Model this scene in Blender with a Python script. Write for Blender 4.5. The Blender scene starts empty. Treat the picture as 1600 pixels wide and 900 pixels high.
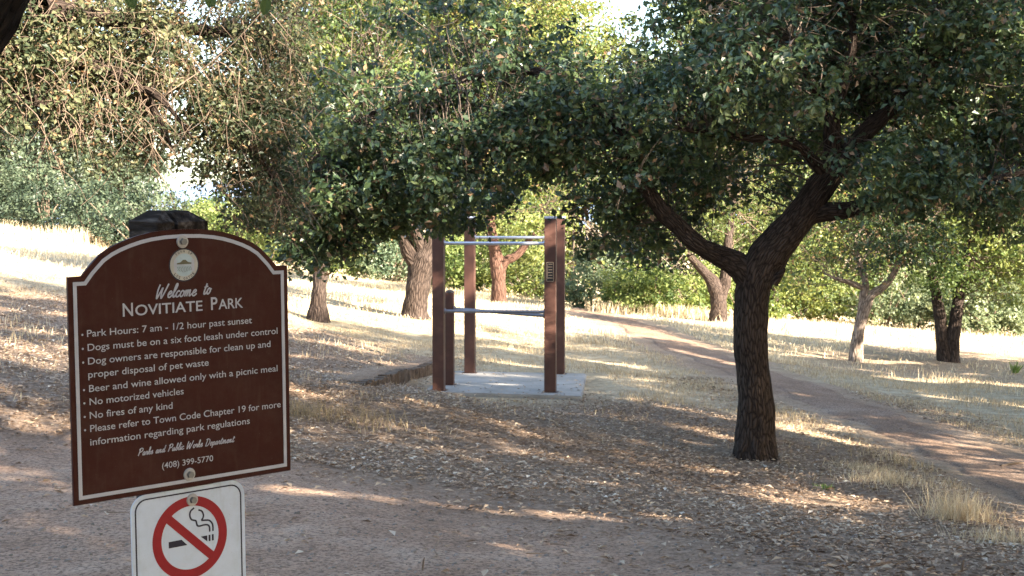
import bpy, bmesh, math, random
import numpy as np
from mathutils import Matrix, Vector

# ------------------------------------------------------------------ camera, sky, sun, exposure
sc = bpy.context.scene
COL = sc.collection
EYE = 1.65
F = 2250.0                       # focal length in photo pixels (1600 wide)
PITCH = math.atan(112 / F)
cam_data = bpy.data.cameras.new("camera")
cam_data.sensor_width = 36.0
cam_data.lens = F / 1600 * 36
cam_data.clip_start = 0.05
cam_data.clip_end = 3000
cam_data.dof.use_dof = True
cam_data.dof.focus_distance = 4.6
cam_data.dof.aperture_fstop = 18
cam = bpy.data.objects.new("camera", cam_data)
COL.objects.link(cam)
cam.location = (0, 0, EYE)
cam.rotation_euler = (math.pi / 2 - PITCH, 0, 0)
sc.camera = cam

SUN_EL = math.radians(27)
SUN_H = np.array([0.75, -0.66]); SUN_H /= np.linalg.norm(SUN_H)
TOSUN = np.array([SUN_H[0] * math.cos(SUN_EL), SUN_H[1] * math.cos(SUN_EL), math.sin(SUN_EL)])
world = bpy.data.worlds.new("World")
sc.world = world
world.use_nodes = True
wn = world.node_tree
bg = wn.nodes["Background"]
sky = wn.nodes.new("ShaderNodeTexSky")
sky.sky_type = 'NISHITA'
sky.sun_disc = False
sky.sun_elevation = SUN_EL
sky.sun_rotation = math.atan2(SUN_H[0], SUN_H[1])
sky.air_density = 1.0
sky.dust_density = 1.6
sky.ozone_density = 0.6
wn.links.new(sky.outputs[0], bg.inputs[0])
bg.inputs[1].default_value = 0.085

sun_data = bpy.data.lights.new("sun", 'SUN')
sun_data.energy = 5.0
sun_data.angle = math.radians(0.5)
sun_data.color = (1.0, 0.88, 0.73)
sun = bpy.data.objects.new("sun", sun_data)
COL.objects.link(sun)
sun.rotation_euler = Vector(TOSUN).to_track_quat('Z', 'Y').to_euler()

sc.view_settings.view_transform = 'Standard'
sc.view_settings.look = 'None'
sc.view_settings.gamma = 1
sc.view_settings.use_curve_mapping = False
sc.view_settings.exposure = 3.15
sc.render.engine = 'CYCLES'
sc.cycles.use_denoising = True
sc.cycles.max_bounces = 6
sc.cycles.diffuse_bounces = 4
sc.cycles.glossy_bounces = 2
sc.cycles.transmission_bounces = 4
sc.cycles.sample_clamp_indirect = 6

# ------------------------------------------------------------------ helpers
RNG = np.random.default_rng(7)
_f = np.array([0, math.cos(PITCH), -math.sin(PITCH)])
_u = np.array([0, math.sin(PITCH), math.cos(PITCH)])
_r = np.array([1.0, 0, 0])
CAM = np.array([0, 0, EYE])


def ray(px, py):
    return (px - 800) / F * _r + (450 - py) / F * _u + _f


def P(px, py, Y):
    d = ray(px, py)
    return CAM + d * (Y / d[1])


def tag(o, label=None, cat=None, group=None, kind=None):
    if label: o['label'] = label
    if cat: o['category'] = cat
    if group: o['group'] = group
    if kind: o['kind'] = kind
    return o


def empty(name, loc, label, cat, group=None):
    o = bpy.data.objects.new(name, None)
    COL.objects.link(o)
    o.location = loc
    o.empty_display_size = 0.2
    return tag(o, label, cat, group)


class Acc:
    """collects verts/faces (numpy) and links them as one mesh object"""

    def __init__(self):
        self.v, self.f, self.n = [], [], 0
        self.vattr, self.fattr = [], []

    def add(self, v, f, va=None, fa=0.5):
        v = np.asarray(v, float).reshape(-1, 3)
        f = np.asarray(f, int)
        self.v.append(v)
        self.f.append(f + self.n)
        self.vattr.append(np.zeros((len(v), 3)) if va is None else va)
        self.fattr.append(np.full(len(f), fa) if np.isscalar(fa) else np.asarray(fa))
        self.n += len(v)

    def build(self, name, mat, parent=None, smooth=False, origin=None):
        me = bpy.data.meshes.new(name)
        v = np.concatenate(self.v) if self.v else np.zeros((0, 3))
        if parent is not None:
            v = v - np.array(parent.location)
        elif origin is not None:
            v = v - np.array(origin)
        nf = sum(len(f) for f in self.f)
        tot = np.concatenate([np.full(len(f), f.shape[1]) for f in self.f]).astype(np.int32)
        idx = np.concatenate([f.ravel() for f in self.f]).astype(np.int32)
        me.vertices.add(len(v)); me.vertices.foreach_set('co', v.astype(np.float32).ravel())
        me.loops.add(len(idx)); me.loops.foreach_set('vertex_index', idx)
        me.polygons.add(nf)
        st = np.concatenate([[0], np.cumsum(tot)[:-1]]).astype(np.int32)
        me.polygons.foreach_set('loop_start', st)
        me.polygons.foreach_set('loop_total', tot)
        me.polygons.foreach_set('use_smooth', np.full(nf, smooth, bool))
        a = me.attributes.new('bk', 'FLOAT_VECTOR', 'POINT')
        a.data.foreach_set('vector', np.concatenate(self.vattr).astype(np.float32).ravel())
        a = me.attributes.new('tint', 'FLOAT', 'FACE')
        a.data.foreach_set('value', np.concatenate(self.fattr).astype(np.float32))
        me.update(calc_edges=True)
        me.materials.append(mat)
        o = bpy.data.objects.new(name, me)
        COL.objects.link(o)
        if parent is not None:
            o.parent = parent
        elif origin is not None:
            o.location = origin
        return o


def smooth_path(pts, rad, step=6):
    """Catmull-Rom through points, radii interpolated"""
    pts = np.asarray(pts, float); rad = np.asarray(rad, float)
    if len(pts) < 3:
        t = np.linspace(0, 1, step + 1)[:, None]
        return pts[0] + (pts[1] - pts[0]) * t, rad[0] + (rad[1] - rad[0]) * t[:, 0]
    q = np.vstack([2 * pts[0] - pts[1], pts, 2 * pts[-1] - pts[-2]])
    out, ro = [], []
    for i in range(len(pts) - 1):
        p0, p1, p2, p3 = q[i], q[i + 1], q[i + 2], q[i + 3]
        for t in np.linspace(0, 1, step, endpoint=False):
            out.append(0.5 * ((2 * p1) + (-p0 + p2) * t + (2 * p0 - 5 * p1 + 4 * p2 - p3) * t * t + (-p0 + 3 * p1 - 3 * p2 + p3) * t ** 3))
            ro.append(rad[i] + (rad[i + 1] - rad[i]) * t)
    out.append(pts[-1]); ro.append(rad[-1])
    return np.array(out), np.array(ro)


def tube(acc, pts, rad, n=8, lump=0.0, cap=True, tint=0.5):
    pts = np.asarray(pts, float); rad = np.asarray(rad, float)
    m = len(pts)
    t = np.gradient(pts, axis=0)
    t /= np.linalg.norm(t, axis=1)[:, None] + 1e-9
    ref = np.array([1.0, 0.2, 0.1]) if abs(t[0][0]) < 0.8 else np.array([0, 1.0, 0.1])
    nv = np.zeros((m, 3)); prev = ref
    for i in range(m):
        a = prev - t[i] * (prev @ t[i]); a /= np.linalg.norm(a) + 1e-9
        nv[i] = a; prev = a
    bv = np.cross(t, nv)
    ang = np.linspace(0, 2 * np.pi, n, endpoint=False)
    rr = np.repeat(rad[:, None], n, 1)
    if lump:
        ph = RNG.uniform(0, 6.28, 4)
        s = np.linspace(0, 1, m)[:, None] * m
        rr = rr * (1 + lump * (np.sin(ang * 2 + ph[0] + s * .25) + .7 * np.sin(ang * 3 + ph[1] - s * .35) + .5 * np.sin(s * .9 + ph[2]) + .5 * np.sin(ang * 5 + ph[3] + s * .12)))
    v = pts[:, None, :] + nv[:, None, :] * (np.cos(ang)[None, :, None] * rr[:, :, None]) + bv[:, None, :] * (np.sin(ang)[None, :, None] * rr[:, :, None])
    ln = np.concatenate([[0], np.cumsum(np.linalg.norm(np.diff(pts, axis=0), axis=1))])
    r0 = max(rad.max(), .01)
    va = np.stack([np.repeat(np.cos(ang)[None] * r0, m, 0), np.repeat(np.sin(ang)[None] * r0, m, 0), np.repeat(ln[:, None], n, 1)], -1).reshape(-1, 3)
    i, j = np.meshgrid(np.arange(m - 1), np.arange(n), indexing='ij')
    a = (i * n + j).ravel(); b = (i * n + (j + 1) % n).ravel()
    f = np.stack([a, b, b + n, a + n], 1)
    acc.add(v.reshape(-1, 3), f, va, tint)
    if cap:
        c = pts[-1] + t[-1] * rad[-1] * .4
        k = np.arange(n)
        acc.add(np.vstack([v[-1], c]), np.stack([k, (k + 1) % n, np.full(n, n)], 1), np.vstack([va[-n:], va[-1]]), tint)


def many_tubes(acc, p0, p1, p2, r0, r1, segs=4, tint=0.5):
    """many 3-sided thin curved twigs: quadratic beziers p0,p1,p2 (N,3)"""
    N = len(p0)
    if N == 0: return
    t = np.linspace(0, 1, segs + 1)
    c = (1 - t)[None, :, None] ** 2 * p0[:, None] + 2 * ((1 - t) * t)[None, :, None] * p1[:, None] + (t ** 2)[None, :, None] * p2[:, None]
    d = p2 - p0
    d /= np.linalg.norm(d, axis=1)[:, None] + 1e-9
    a = np.cross(d, np.array([.3, .9, .31])); a /= np.linalg.norm(a, axis=1)[:, None] + 1e-9
    b = np.cross(d, a)
    r = (np.asarray(r0).reshape(-1, 1) * (1 - t) + np.asarray(r1).reshape(-1, 1) * t)
    ang = np.array([0, 2.094, 4.189])
    v = c[:, :, None, :] + r[:, :, None, None] * (np.cos(ang)[None, None, :, None] * a[:, None, None, :] + np.sin(ang)[None, None, :, None] * b[:, None, None, :])
    base = (np.arange(N) * (segs + 1) * 3)[:, None, None]
    i, j = np.meshgrid(np.arange(segs), np.arange(3), indexing='ij')
    q = np.stack([i * 3 + j, i * 3 + (j + 1) % 3, (i + 1) * 3 + (j + 1) % 3, (i + 1) * 3 + j], -1).reshape(-1, 4)
    f = (base + q[None]).reshape(-1, 4)
    va = np.zeros((N * (segs + 1) * 3, 3)); va[:, 2] = np.tile(np.repeat(t, 3), N) + np.repeat(RNG.uniform(0, 9, N), (segs + 1) * 3)
    acc.add(v.reshape(-1, 3), f, va, tint)


def add_leaves(acc, c, L, W, tint, up=0.55, rng=RNG, curl=0.12, out=None):
    """rhombic folded leaves, one quad each"""
    N = len(c)
    nrm = rng.normal(size=(N, 3)); nrm /= np.linalg.norm(nrm, axis=1)[:, None]
    if out is not None:
        nrm = nrm * .8 + out
    nrm[:, 2] += up
    nrm /= np.linalg.norm(nrm, axis=1)[:, None] + 1e-9
    d = rng.normal(size=(N, 3)); d[:, 2] -= .35
    if out is not None:
        d += out * .8
    d -= nrm * (d * nrm).sum(1)[:, None]
    d /= np.linalg.norm(d, axis=1)[:, None] + 1e-9
    s = np.cross(nrm, d)
    L = (L * rng.uniform(.45, 1.4, N))[:, None]; W = L * W * rng.uniform(.8, 1.2, N)[:, None]
    k = curl * L
    v = np.stack([c - d * L * .5, c - d * L * .05 + s * W * .5 + nrm * k, c + d * L * .5, c - d * L * .05 - s * W * .5 + nrm * k], 1)
    f = np.arange(N * 4).reshape(N, 4)
    acc.add(v.reshape(-1, 3), f, None, tint)


# ------------------------------------------------------------------ materials
def new_mat(name):
    m = bpy.data.materials.new(name); m.use_nodes = True
    nt = m.node_tree
    return m, nt, nt.nodes["Principled BSDF"]


def N(nt, typ, **kw):
    n = nt.nodes.new(typ)
    for k, v in kw.items():
        if k in n.inputs.keys(): n.inputs[k].default_value = v
        else: setattr(n, k, v)
    return n


def ramp(nt, fac, stops, interp='LINEAR'):
    r = nt.nodes.new("ShaderNodeValToRGB")
    r.color_ramp.interpolation = interp
    els = r.color_ramp.elements
    while len(els) > 1: els.remove(els[-1])
    els[0].position = stops[0][0]; els[0].color = (*stops[0][1], 1)
    for p, c in stops[1:]:
        e = els.new(p); e.color = (*c, 1)
    nt.links.new(fac, r.inputs[0])
    return r.outputs[0]


def leaf_mat(name, stops, transl=0.35, rough=0.45, spec=0.4):
    m, nt, b = new_mat(name)
    a = N(nt, "ShaderNodeAttribute", attribute_name='tint')
    col = ramp(nt, a.outputs['Fac'], stops)
    b.inputs['Roughness'].default_value = rough
    b.inputs['Specular IOR Level'].default_value = spec
    nt.links.new(col, b.inputs['Base Color'])
    tr = nt.nodes.new("ShaderNodeBsdfTranslucent")
    hs = N(nt, "ShaderNodeHueSaturation", Hue=0.48, Saturation=1.15, Value=1.6)
    nt.links.new(col, hs.inputs['Color'])
    nt.links.new(hs.outputs[0], tr.inputs[0])
    mx = nt.nodes.new("ShaderNodeMixShader"); mx.inputs[0].default_value = transl
    nt.links.new(b.outputs[0], mx.inputs[1]); nt.links.new(tr.outputs[0], mx.inputs[2])
    nt.links.new(mx.outputs[0], nt.nodes["Material Output"].inputs[0])
    return m


def noise_mat(name, stops, scale=8, detail=6, rough=0.9, bump=0.3, bscale=None, spec=0.2, coord='Object', dist=0.02, stretch=None, metallic=0):
    m, nt, b = new_mat(name)
    if coord == 'bk':
        src = N(nt, "ShaderNodeAttribute", attribute_name='bk').outputs['Vector']
    else:
        src = nt.nodes.new("ShaderNodeTexCoord").outputs[coord]
    if stretch:
        mp = nt.nodes.new("ShaderNodeMapping"); mp.inputs['Scale'].default_value = stretch
        nt.links.new(src, mp.inputs[0]); src = mp.outputs[0]
    n1 = N(nt, "ShaderNodeTexNoise", Scale=scale, Detail=detail, Roughness=.65)
    nt.links.new(src, n1.inputs['Vector'])
    nt.links.new(ramp(nt, n1.outputs[0], stops), b.inputs['Base Color'])
    b.inputs['Roughness'].default_value = rough
    b.inputs['Specular IOR Level'].default_value = spec
    b.inputs['Metallic'].default_value = metallic
    if bump:
        n2 = N(nt, "ShaderNodeTexNoise", Scale=bscale or scale * 3, Detail=5)
        nt.links.new(src, n2.inputs['Vector'])
        bp = N(nt, "ShaderNodeBump", Strength=bump, Distance=dist)
        nt.links.new(n2.outputs[0], bp.inputs['Height'])
        nt.links.new(bp.outputs[0], b.inputs['Normal'])
    return m


def bark_mat(name, dark, light, ridge=28, bump=1.0, dist=0.02):
    """ridged bark: stretched voronoi cracks along the limb"""
    m, nt, b = new_mat(name)
    src = N(nt, "ShaderNodeAttribute", attribute_name='bk').outputs['Vector']
    nz = N(nt, "ShaderNodeTexNoise", Scale=5, Detail=3)
    nt.links.new(src, nz.inputs['Vector'])
    ad = N(nt, "ShaderNodeMixRGB", blend_type='ADD'); ad.inputs[0].default_value = .06
    nt.links.new(src, ad.inputs[1]); nt.links.new(nz.outputs['Color'], ad.inputs[2])
    mp = nt.nodes.new("ShaderNodeMapping"); mp.inputs['Scale'].default_value = (1, 1, .28)
    nt.links.new(ad.outputs[0], mp.inputs[0])
    vo = N(nt, "ShaderNodeTexVoronoi", Scale=ridge, feature='DISTANCE_TO_EDGE')
    nt.links.new(mp.outputs[0], vo.inputs['Vector'])
    n2 = N(nt, "ShaderNodeTexNoise", Scale=45, Detail=5)
    nt.links.new(mp.outputs[0], n2.inputs['Vector'])
    n3 = N(nt, "ShaderNodeTexNoise", Scale=2.5, Detail=3)
    nt.links.new(src, n3.inputs['Vector'])
    mul = N(nt, "ShaderNodeMath", operation='MULTIPLY_ADD'); mul.inputs[1].default_value = 2.2
    nt.links.new(vo.outputs['Distance'], mul.inputs[0])
    m2 = N(nt, "ShaderNodeMath", operation='MULTIPLY'); m2.inputs[1].default_value = .55
    nt.links.new(n2.outputs[0], m2.inputs[0]); nt.links.new(m2.outputs[0], mul.inputs[2])
    col = ramp(nt, mul.outputs[0], [(.18, dark), (.75, light)])
    mxc = N(nt, "ShaderNodeMixRGB", blend_type='MULTIPLY'); mxc.inputs[0].default_value = .6
    nt.links.new(col, mxc.inputs[1])
    nt.links.new(ramp(nt, n3.outputs[0], [(.3, (.55, .5, .45)), (.7, (1.1, 1.1, 1.1))]), mxc.inputs[2])
    nt.links.new(mxc.outputs[0], b.inputs['Base Color'])
    b.inputs['Roughness'].default_value = .95; b.inputs['Specular IOR Level'].default_value = .1
    bp = N(nt, "ShaderNodeBump", Strength=bump, Distance=dist)
    nt.links.new(mul.outputs[0], bp.inputs['Height']); nt.links.new(bp.outputs[0], b.inputs['Normal'])
    return m


def flat_mat(name, col, rough=.5, spec=.3, metallic=0, var=0.12, scale=30, bump=0):
    lo = tuple(c * (1 - var) for c in col); hi = tuple(min(1, c * (1 + var)) for c in col)
    return noise_mat(name, [(.3, lo), (.7, hi)], scale=scale, rough=rough, spec=spec, bump=bump, metallic=metallic, dist=.002)


DEAD = (.30, .19, .10)
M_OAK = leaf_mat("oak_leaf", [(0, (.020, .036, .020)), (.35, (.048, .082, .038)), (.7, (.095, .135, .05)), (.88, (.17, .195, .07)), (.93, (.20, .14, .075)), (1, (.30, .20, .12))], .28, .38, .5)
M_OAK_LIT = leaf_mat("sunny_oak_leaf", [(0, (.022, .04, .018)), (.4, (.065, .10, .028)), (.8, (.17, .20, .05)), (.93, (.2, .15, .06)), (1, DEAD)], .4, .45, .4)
M_YELLOW = leaf_mat("yellow_green_leaf", [(0, (.045, .078, .024)), (.5, (.12, .165, .05)), (1, (.25, .28, .10))], .45, .5, .3)
M_BLUE = leaf_mat("grey_green_leaf", [(0, (.04, .065, .04)), (.5, (.09, .13, .075)), (1, (.17, .20, .115))], .35, .5, .3)
M_TWIGGY = leaf_mat("dusty_olive_leaf", [(0, (.022, .036, .018)), (.5, (.062, .075, .036)), (.85, (.13, .135, .065)), (.93, (.20, .145, .085)), (1, DEAD)], .3, .5, .3)
M_FAR = leaf_mat("far_tree_leaf", [(0, (.035, .055, .02)), (.5, (.09, .12, .035)), (1, (.20, .215, .065))], .4, .5, .3)

M_SHADE_LEAF = leaf_mat("shade_toned_leaf", [(0, (.018, .032, .020)), (.5, (.046, .068, .040)), (1, (.10, .125, .072))], .3, .5, .3)  # darker leaf for the far left, shade put into its colour
M_PALE = leaf_mat("pale_sage_leaf", [(0, (.06, .085, .045)), (.5, (.14, .175, .095)), (1, (.27, .30, .17))], .4, .5, .3)
M_BARK = bark_mat("oak_bark", (.009, .0065, .0055), (.070, .052, .042), 26, 1.0, .02)
M_BARK_DEEP = bark_mat("deep_cracked_bark", (.004, .0035, .0035), (.03, .025, .022), 13, 1.0, .05)
M_BARK_FAR = bark_mat("far_oak_bark", (.015, .011, .010), (.075, .057, .047), 16, .8, .03)
M_BARK_PALE = bark_mat("pale_bark", (.06, .045, .036), (.30, .24, .195), 14, .6, .02)
M_TWIG = noise_mat("twig_bark", [(.3, (.08, .055, .04)), (.7, (.22, .165, .12))], scale=4, coord='bk', bump=0)
M_TWIG_DARK = noise_mat("dark_twig_bark", [(.3, (.05, .038, .03)), (.7, (.14, .11, .085))], scale=4, coord='bk', bump=0)
M_GRASS = leaf_mat("dry_grass", [(0, (.22, .168, .09)), (.25, (.32, .25, .145)), (.7, (.46, .375, .235)), (1, (.62, .545, .385))], .3, .7, .15)
M_LITTER = leaf_mat("fallen_leaf", [(0, (.12, .078, .052)), (.3, (.235, .163, .108)), (.6, (.36, .27, .185)), (.88, (.48, .39, .28)), (1, (.60, .54, .44))], .08, .7, .2)



def worn_paint(name, lo, hi, dust, rough, spec):
    m = noise_mat(name, [(.3, lo), (.7, hi)], scale=5, bump=.05, bscale=160, rough=rough, spec=spec, dist=.001)
    nt = m.node_tree; b = nt.nodes["Principled BSDF"]
    old = b.inputs['Base Color'].links[0].from_socket
    tc = nt.nodes.new("ShaderNodeTexCoord").outputs['Object']
    n1 = N(nt, "ShaderNodeTexNoise", Scale=9, Detail=9, Roughness=.75); nt.links.new(tc, n1.inputs['Vector'])
    mp = nt.nodes.new("ShaderNodeMapping"); mp.inputs['Scale'].default_value = (1, .12, 1); nt.links.new(tc, mp.inputs[0])
    n2 = N(nt, "ShaderNodeTexNoise", Scale=60, Detail=4); nt.links.new(mp.outputs[0], n2.inputs['Vector'])
    n3 = N(nt, "ShaderNodeTexNoise", Scale=240, Detail=2); nt.links.new(tc, n3.inputs['Vector'])
    ra = ramp(nt, n1.outputs[0], [(.45, (0, 0, 0)), (.75, (.35, .35, .35))])
    rb = ramp(nt, n2.outputs[0], [(.55, (0, 0, 0)), (.8, (.25, .25, .25))])
    rc = ramp(nt, n3.outputs[0], [(.70, (0, 0, 0)), (.74, (.6, .6, .6))])
    a1 = N(nt, "ShaderNodeMixRGB", blend_type='ADD'); a1.inputs[0].default_value = 1; nt.links.new(ra, a1.inputs[1]); nt.links.new(rb, a1.inputs[2])
    a2 = N(nt, "ShaderNodeMixRGB", blend_type='ADD'); a2.inputs[0].default_value = 1; nt.links.new(a1.outputs[0], a2.inputs[1]); nt.links.new(rc, a2.inputs[2])
    mx = N(nt, "ShaderNodeMixRGB"); nt.links.new(a2.outputs[0], mx.inputs[0]); nt.links.new(old, mx.inputs[1]); mx.inputs[2].default_value = (*dust, 1)
    nt.links.new(mx.outputs[0], b.inputs['Base Color'])
    return m


# ------------------------------------------------------------------ terrain
CTRL = [(800, 900, 6.6), (0, 900, 6.4), (1600, 900, 7.0), (50, 690, 11), (600, 750, 10), (1300, 800, 10.5), (1600, 770, 13),
        (800, 625, 18), (1400, 640, 19.5), (1182, 715, 14), (1480, 565, 34), (1338, 565, 33), (1600, 530, 48), (1122, 503, 46),
        (1000, 500, 44), (920, 490, 40), (779, 477, 45), (648, 497, 29), (497, 505, 27), (650, 582, 20.3), (0, 520, 16), (0, 440, 24),
        (0, 380, 40), (0, 347, 60), (170, 382, 52), (0, 620, 12), (450, 440, 48), (700, 455, 56), (800, 450, 90), (1600, 500, 75),
        (0, 335, 95), (684, 611, 19.05), (859, 614, 18.86), (913, 586, 21.0), (740, 585, 21.2), (1600, 620, 24), (300, 560, 15.5), (300, 470, 26)]
_cp = np.array([P(*c) for c in CTRL])
_cp = np.vstack([_cp, [[-.85, 3.7, 0.02], [2, 2, -.02], [-3, 0, .05], [3, -2, 0], [-4, 5, .05], [0, -6, 0.1], [6, 0, -.05]]])
_xy, _z = _cp[:, :2], _cp[:, 2]


def _phi(r):
    return np.where(r > 1e-9, r * r * np.log(r + 1e-12), 0)


_n = len(_xy)
_K = _phi(np.linalg.norm(_xy[:, None] - _xy[None], axis=2)) + np.eye(_n) * 2.0
_A = np.zeros((_n + 3, _n + 3)); _A[:_n, :_n] = _K; _A[:_n, _n] = 1; _A[:_n, _n + 1:] = _xy
_A[_n, :_n] = 1; _A[_n + 1:, :_n] = _xy.T
_w = np.linalg.solve(_A, np.concatenate([_z, [0, 0, 0]]))


def gz(x, y):
    x = np.asarray(x, float); y = np.asarray(y, float)
    xs = np.clip(x, -26, 26); ys = np.clip(y, -8, 95)
    sh = xs.shape
    q = np.stack([xs.ravel(), ys.ravel()], 1)
    out = np.zeros(len(q))
    for s in range(0, len(q), 40000):
        k = q[s:s + 40000]
        out[s:s + 40000] = _phi(np.linalg.norm(k[:, None] - _xy[None], axis=2)) @ _w[:_n] + _w[_n] + k @ _w[_n + 1:]
    out = out.reshape(sh)
    b = .018 * np.sin(x * 1.9 + .6 * y) + .015 * np.sin(y * 1.3 - .8 * x + 1) + .01 * np.sin(3.7 * x + 2.1 * y)
    b = out + b
    ca, sa = math.cos(math.radians(-7)), math.sin(math.radians(-7))
    lx = (x + .05) * ca + (y - 20.0) * sa; ly = -(x + .05) * sa + (y - 20.0) * ca
    k = np.clip(1 - np.maximum(np.maximum(np.abs(lx) - 1.2, np.abs(ly) - 1.5), 0) / .7, 0, 1)
    k = k * k * (3 - 2 * k)
    return np.where(b > EYE - 2.31 - .05, b * (1 - k) + (EYE - 2.31 - .05) * k, b)


def G(px, py, y0=3.0, y1=95.0):
    """where the ray through a photo pixel meets the ground"""
    d = ray(px, py)
    Y = np.linspace(y0, y1, 1500)
    pts = CAM + d[None] * (Y / d[1])[:, None]
    below = pts[:, 2] < gz(pts[:, 0], pts[:, 1])
    i = int(np.argmax(below)) if below.any() else len(Y) - 1
    p = pts[i].copy(); p[2] = gz(p[0], p[1])
    return p


def ground_pt(x, y):
    return np.array([x, y, float(gz(x, y))])


def signed_dist(poly, x, y):
    """positive inside polygon"""
    poly = np.asarray(poly)[:, :2]
    q = np.stack([x.ravel(), y.ravel()], 1)
    dmin = np.full(len(q), 1e9); ins = np.zeros(len(q), bool)
    for a, b in zip(poly, np.roll(poly, -1, 0)):
        ab = b - a
        t = np.clip(((q - a) @ ab) / (ab @ ab + 1e-12), 0, 1)
        dmin = np.minimum(dmin, np.linalg.norm(q - a - t[:, None] * ab, axis=1))
        c = (a[1] > q[:, 1]) != (b[1] > q[:, 1])
        xi = a[0] + (q[:, 1] - a[1]) / (b[1] - a[1] + 1e-12) * (b[0] - a[0])
        ins ^= c & (q[:, 0] < xi)
    return np.where(ins, dmin, -dmin).reshape(x.shape)


path_lo = [(880, 487), (920, 503), (990, 533), (1074, 566), (1144, 598), (1209, 628), (1293, 657), (1387, 698), (1480, 738), (1640, 828)]
path_up = [(905, 477), (962, 489), (1013, 503), (1083, 530), (1144, 553), (1209, 574), (1340, 620), (1480, 670), (1560, 694), (1660, 722)]
PLO = np.array([G(*p) for p in path_lo]); PUP = np.array([G(*p) for p in path_up])
PLO = np.vstack([PLO, PLO[-1] + [3.5, -4.5, 0]]); PUP = np.vstack([PUP, PUP[-1] + [4.5, -4.0, 0]])
PATH_POLY = np.vstack([PLO, PUP[::-1]])
trail_edge = [(-60, 688), (120, 692), (300, 712), (480, 728), (640, 757), (830, 795), (1000, 832), (1150, 872), (1280, 930)]
TR = np.array([G(*p) for p in trail_edge])
TRAIL_POLY = np.vstack([[[-14, TR[0][1] + 1.5, 0]], TR, [[3.2, 4, 0], [5, -2, 0], [5, -8, 0], [-14, -8, 0]]])
litter_edge = [(-60, 446), (105, 463), (300, 482), (455, 508), (540, 524), (620, 548), (668, 574), (700, 618), (920, 626), (1000, 628), (1110, 640), (1240, 672), (1330, 700), (1450, 745), (1620, 815)]
LE = np.array([G(*p) for p in litter_edge])
LITTER_POLY = np.vstack([LE, [[9, 6, 0], [9, -8, 0], [-14, -8, 0], [-14, LE[0][1], 0]]])
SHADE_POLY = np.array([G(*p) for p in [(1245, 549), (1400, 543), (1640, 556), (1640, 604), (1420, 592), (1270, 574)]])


def axis(a, b, fine_a, fine_b, h, grow=1.12):
    mid = list(np.arange(fine_a, fine_b + h * .5, h))
    lo, s = [], h
    x = fine_a
    while x > a:
        s *= grow; x -= s; lo.append(max(x, a))
    hi, s = [], h
    x = fine_b
    while x < b:
        s *= grow; x += s; hi.append(min(x, b))
    return np.array(lo[::-1] + mid + hi)


gx = axis(-900, 900, -10, 12, .16, 1.06)
gy = axis(-300, 1500, 4, 26, .16, 1.035)
XX, YY = np.meshgrid(gx, gy)
ZZ = gz(XX, YY)
far = np.clip((np.hypot(XX, YY - 40) - 60) / 200, 0, 1)
ZZ = ZZ * (1 - far) + (-4) * far
nx_, ny_ = len(gx), len(gy)
i, j = np.meshgrid(np.arange(ny_ - 1), np.arange(nx_ - 1), indexing='ij')
a = (i * nx_ + j).ravel()
gf = np.stack([a, a + 1, a + nx_ + 1, a + nx_], 1)
wob = .35 * np.sin(XX * 1.7 + YY * .6) + .25 * np.sin(XX * 3.1 - YY * 2.3) + .15 * np.sin(XX * 6.3 + YY * 4.1)
dirt = 1 / (1 + np.exp(-(signed_dist(TRAIL_POLY, XX, YY) + wob * .5) * 4))
dirt = np.maximum(dirt, 1 / (1 + np.exp(-(signed_dist(PATH_POLY, XX, YY) + wob * .5) * 4)))
LANE = np.array([G(*p) for p in [(-60, 351), (100, 363), (190, 376), (190, 387), (60, 377), (-60, 369)]])
dirt = np.maximum(dirt, 1 / (1 + np.exp(-signed_dist(LANE, XX, YY) * 2)))
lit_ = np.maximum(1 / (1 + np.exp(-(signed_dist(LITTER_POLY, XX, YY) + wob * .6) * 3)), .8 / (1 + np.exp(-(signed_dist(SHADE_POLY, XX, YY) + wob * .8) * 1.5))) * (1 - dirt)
grs = 1 - np.clip(lit_ + dirt, 0, 1)
grs = np.maximum(grs, 1 / (1 + np.exp(-(signed_dist(PATH_POLY, XX, YY) + wob * .5) * 4)))
acc = Acc()
acc.add(np.stack([XX, YY, ZZ], -1).reshape(-1, 3), gf, np.stack([dirt, lit_, grs], -1).reshape(-1, 3))


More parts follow.
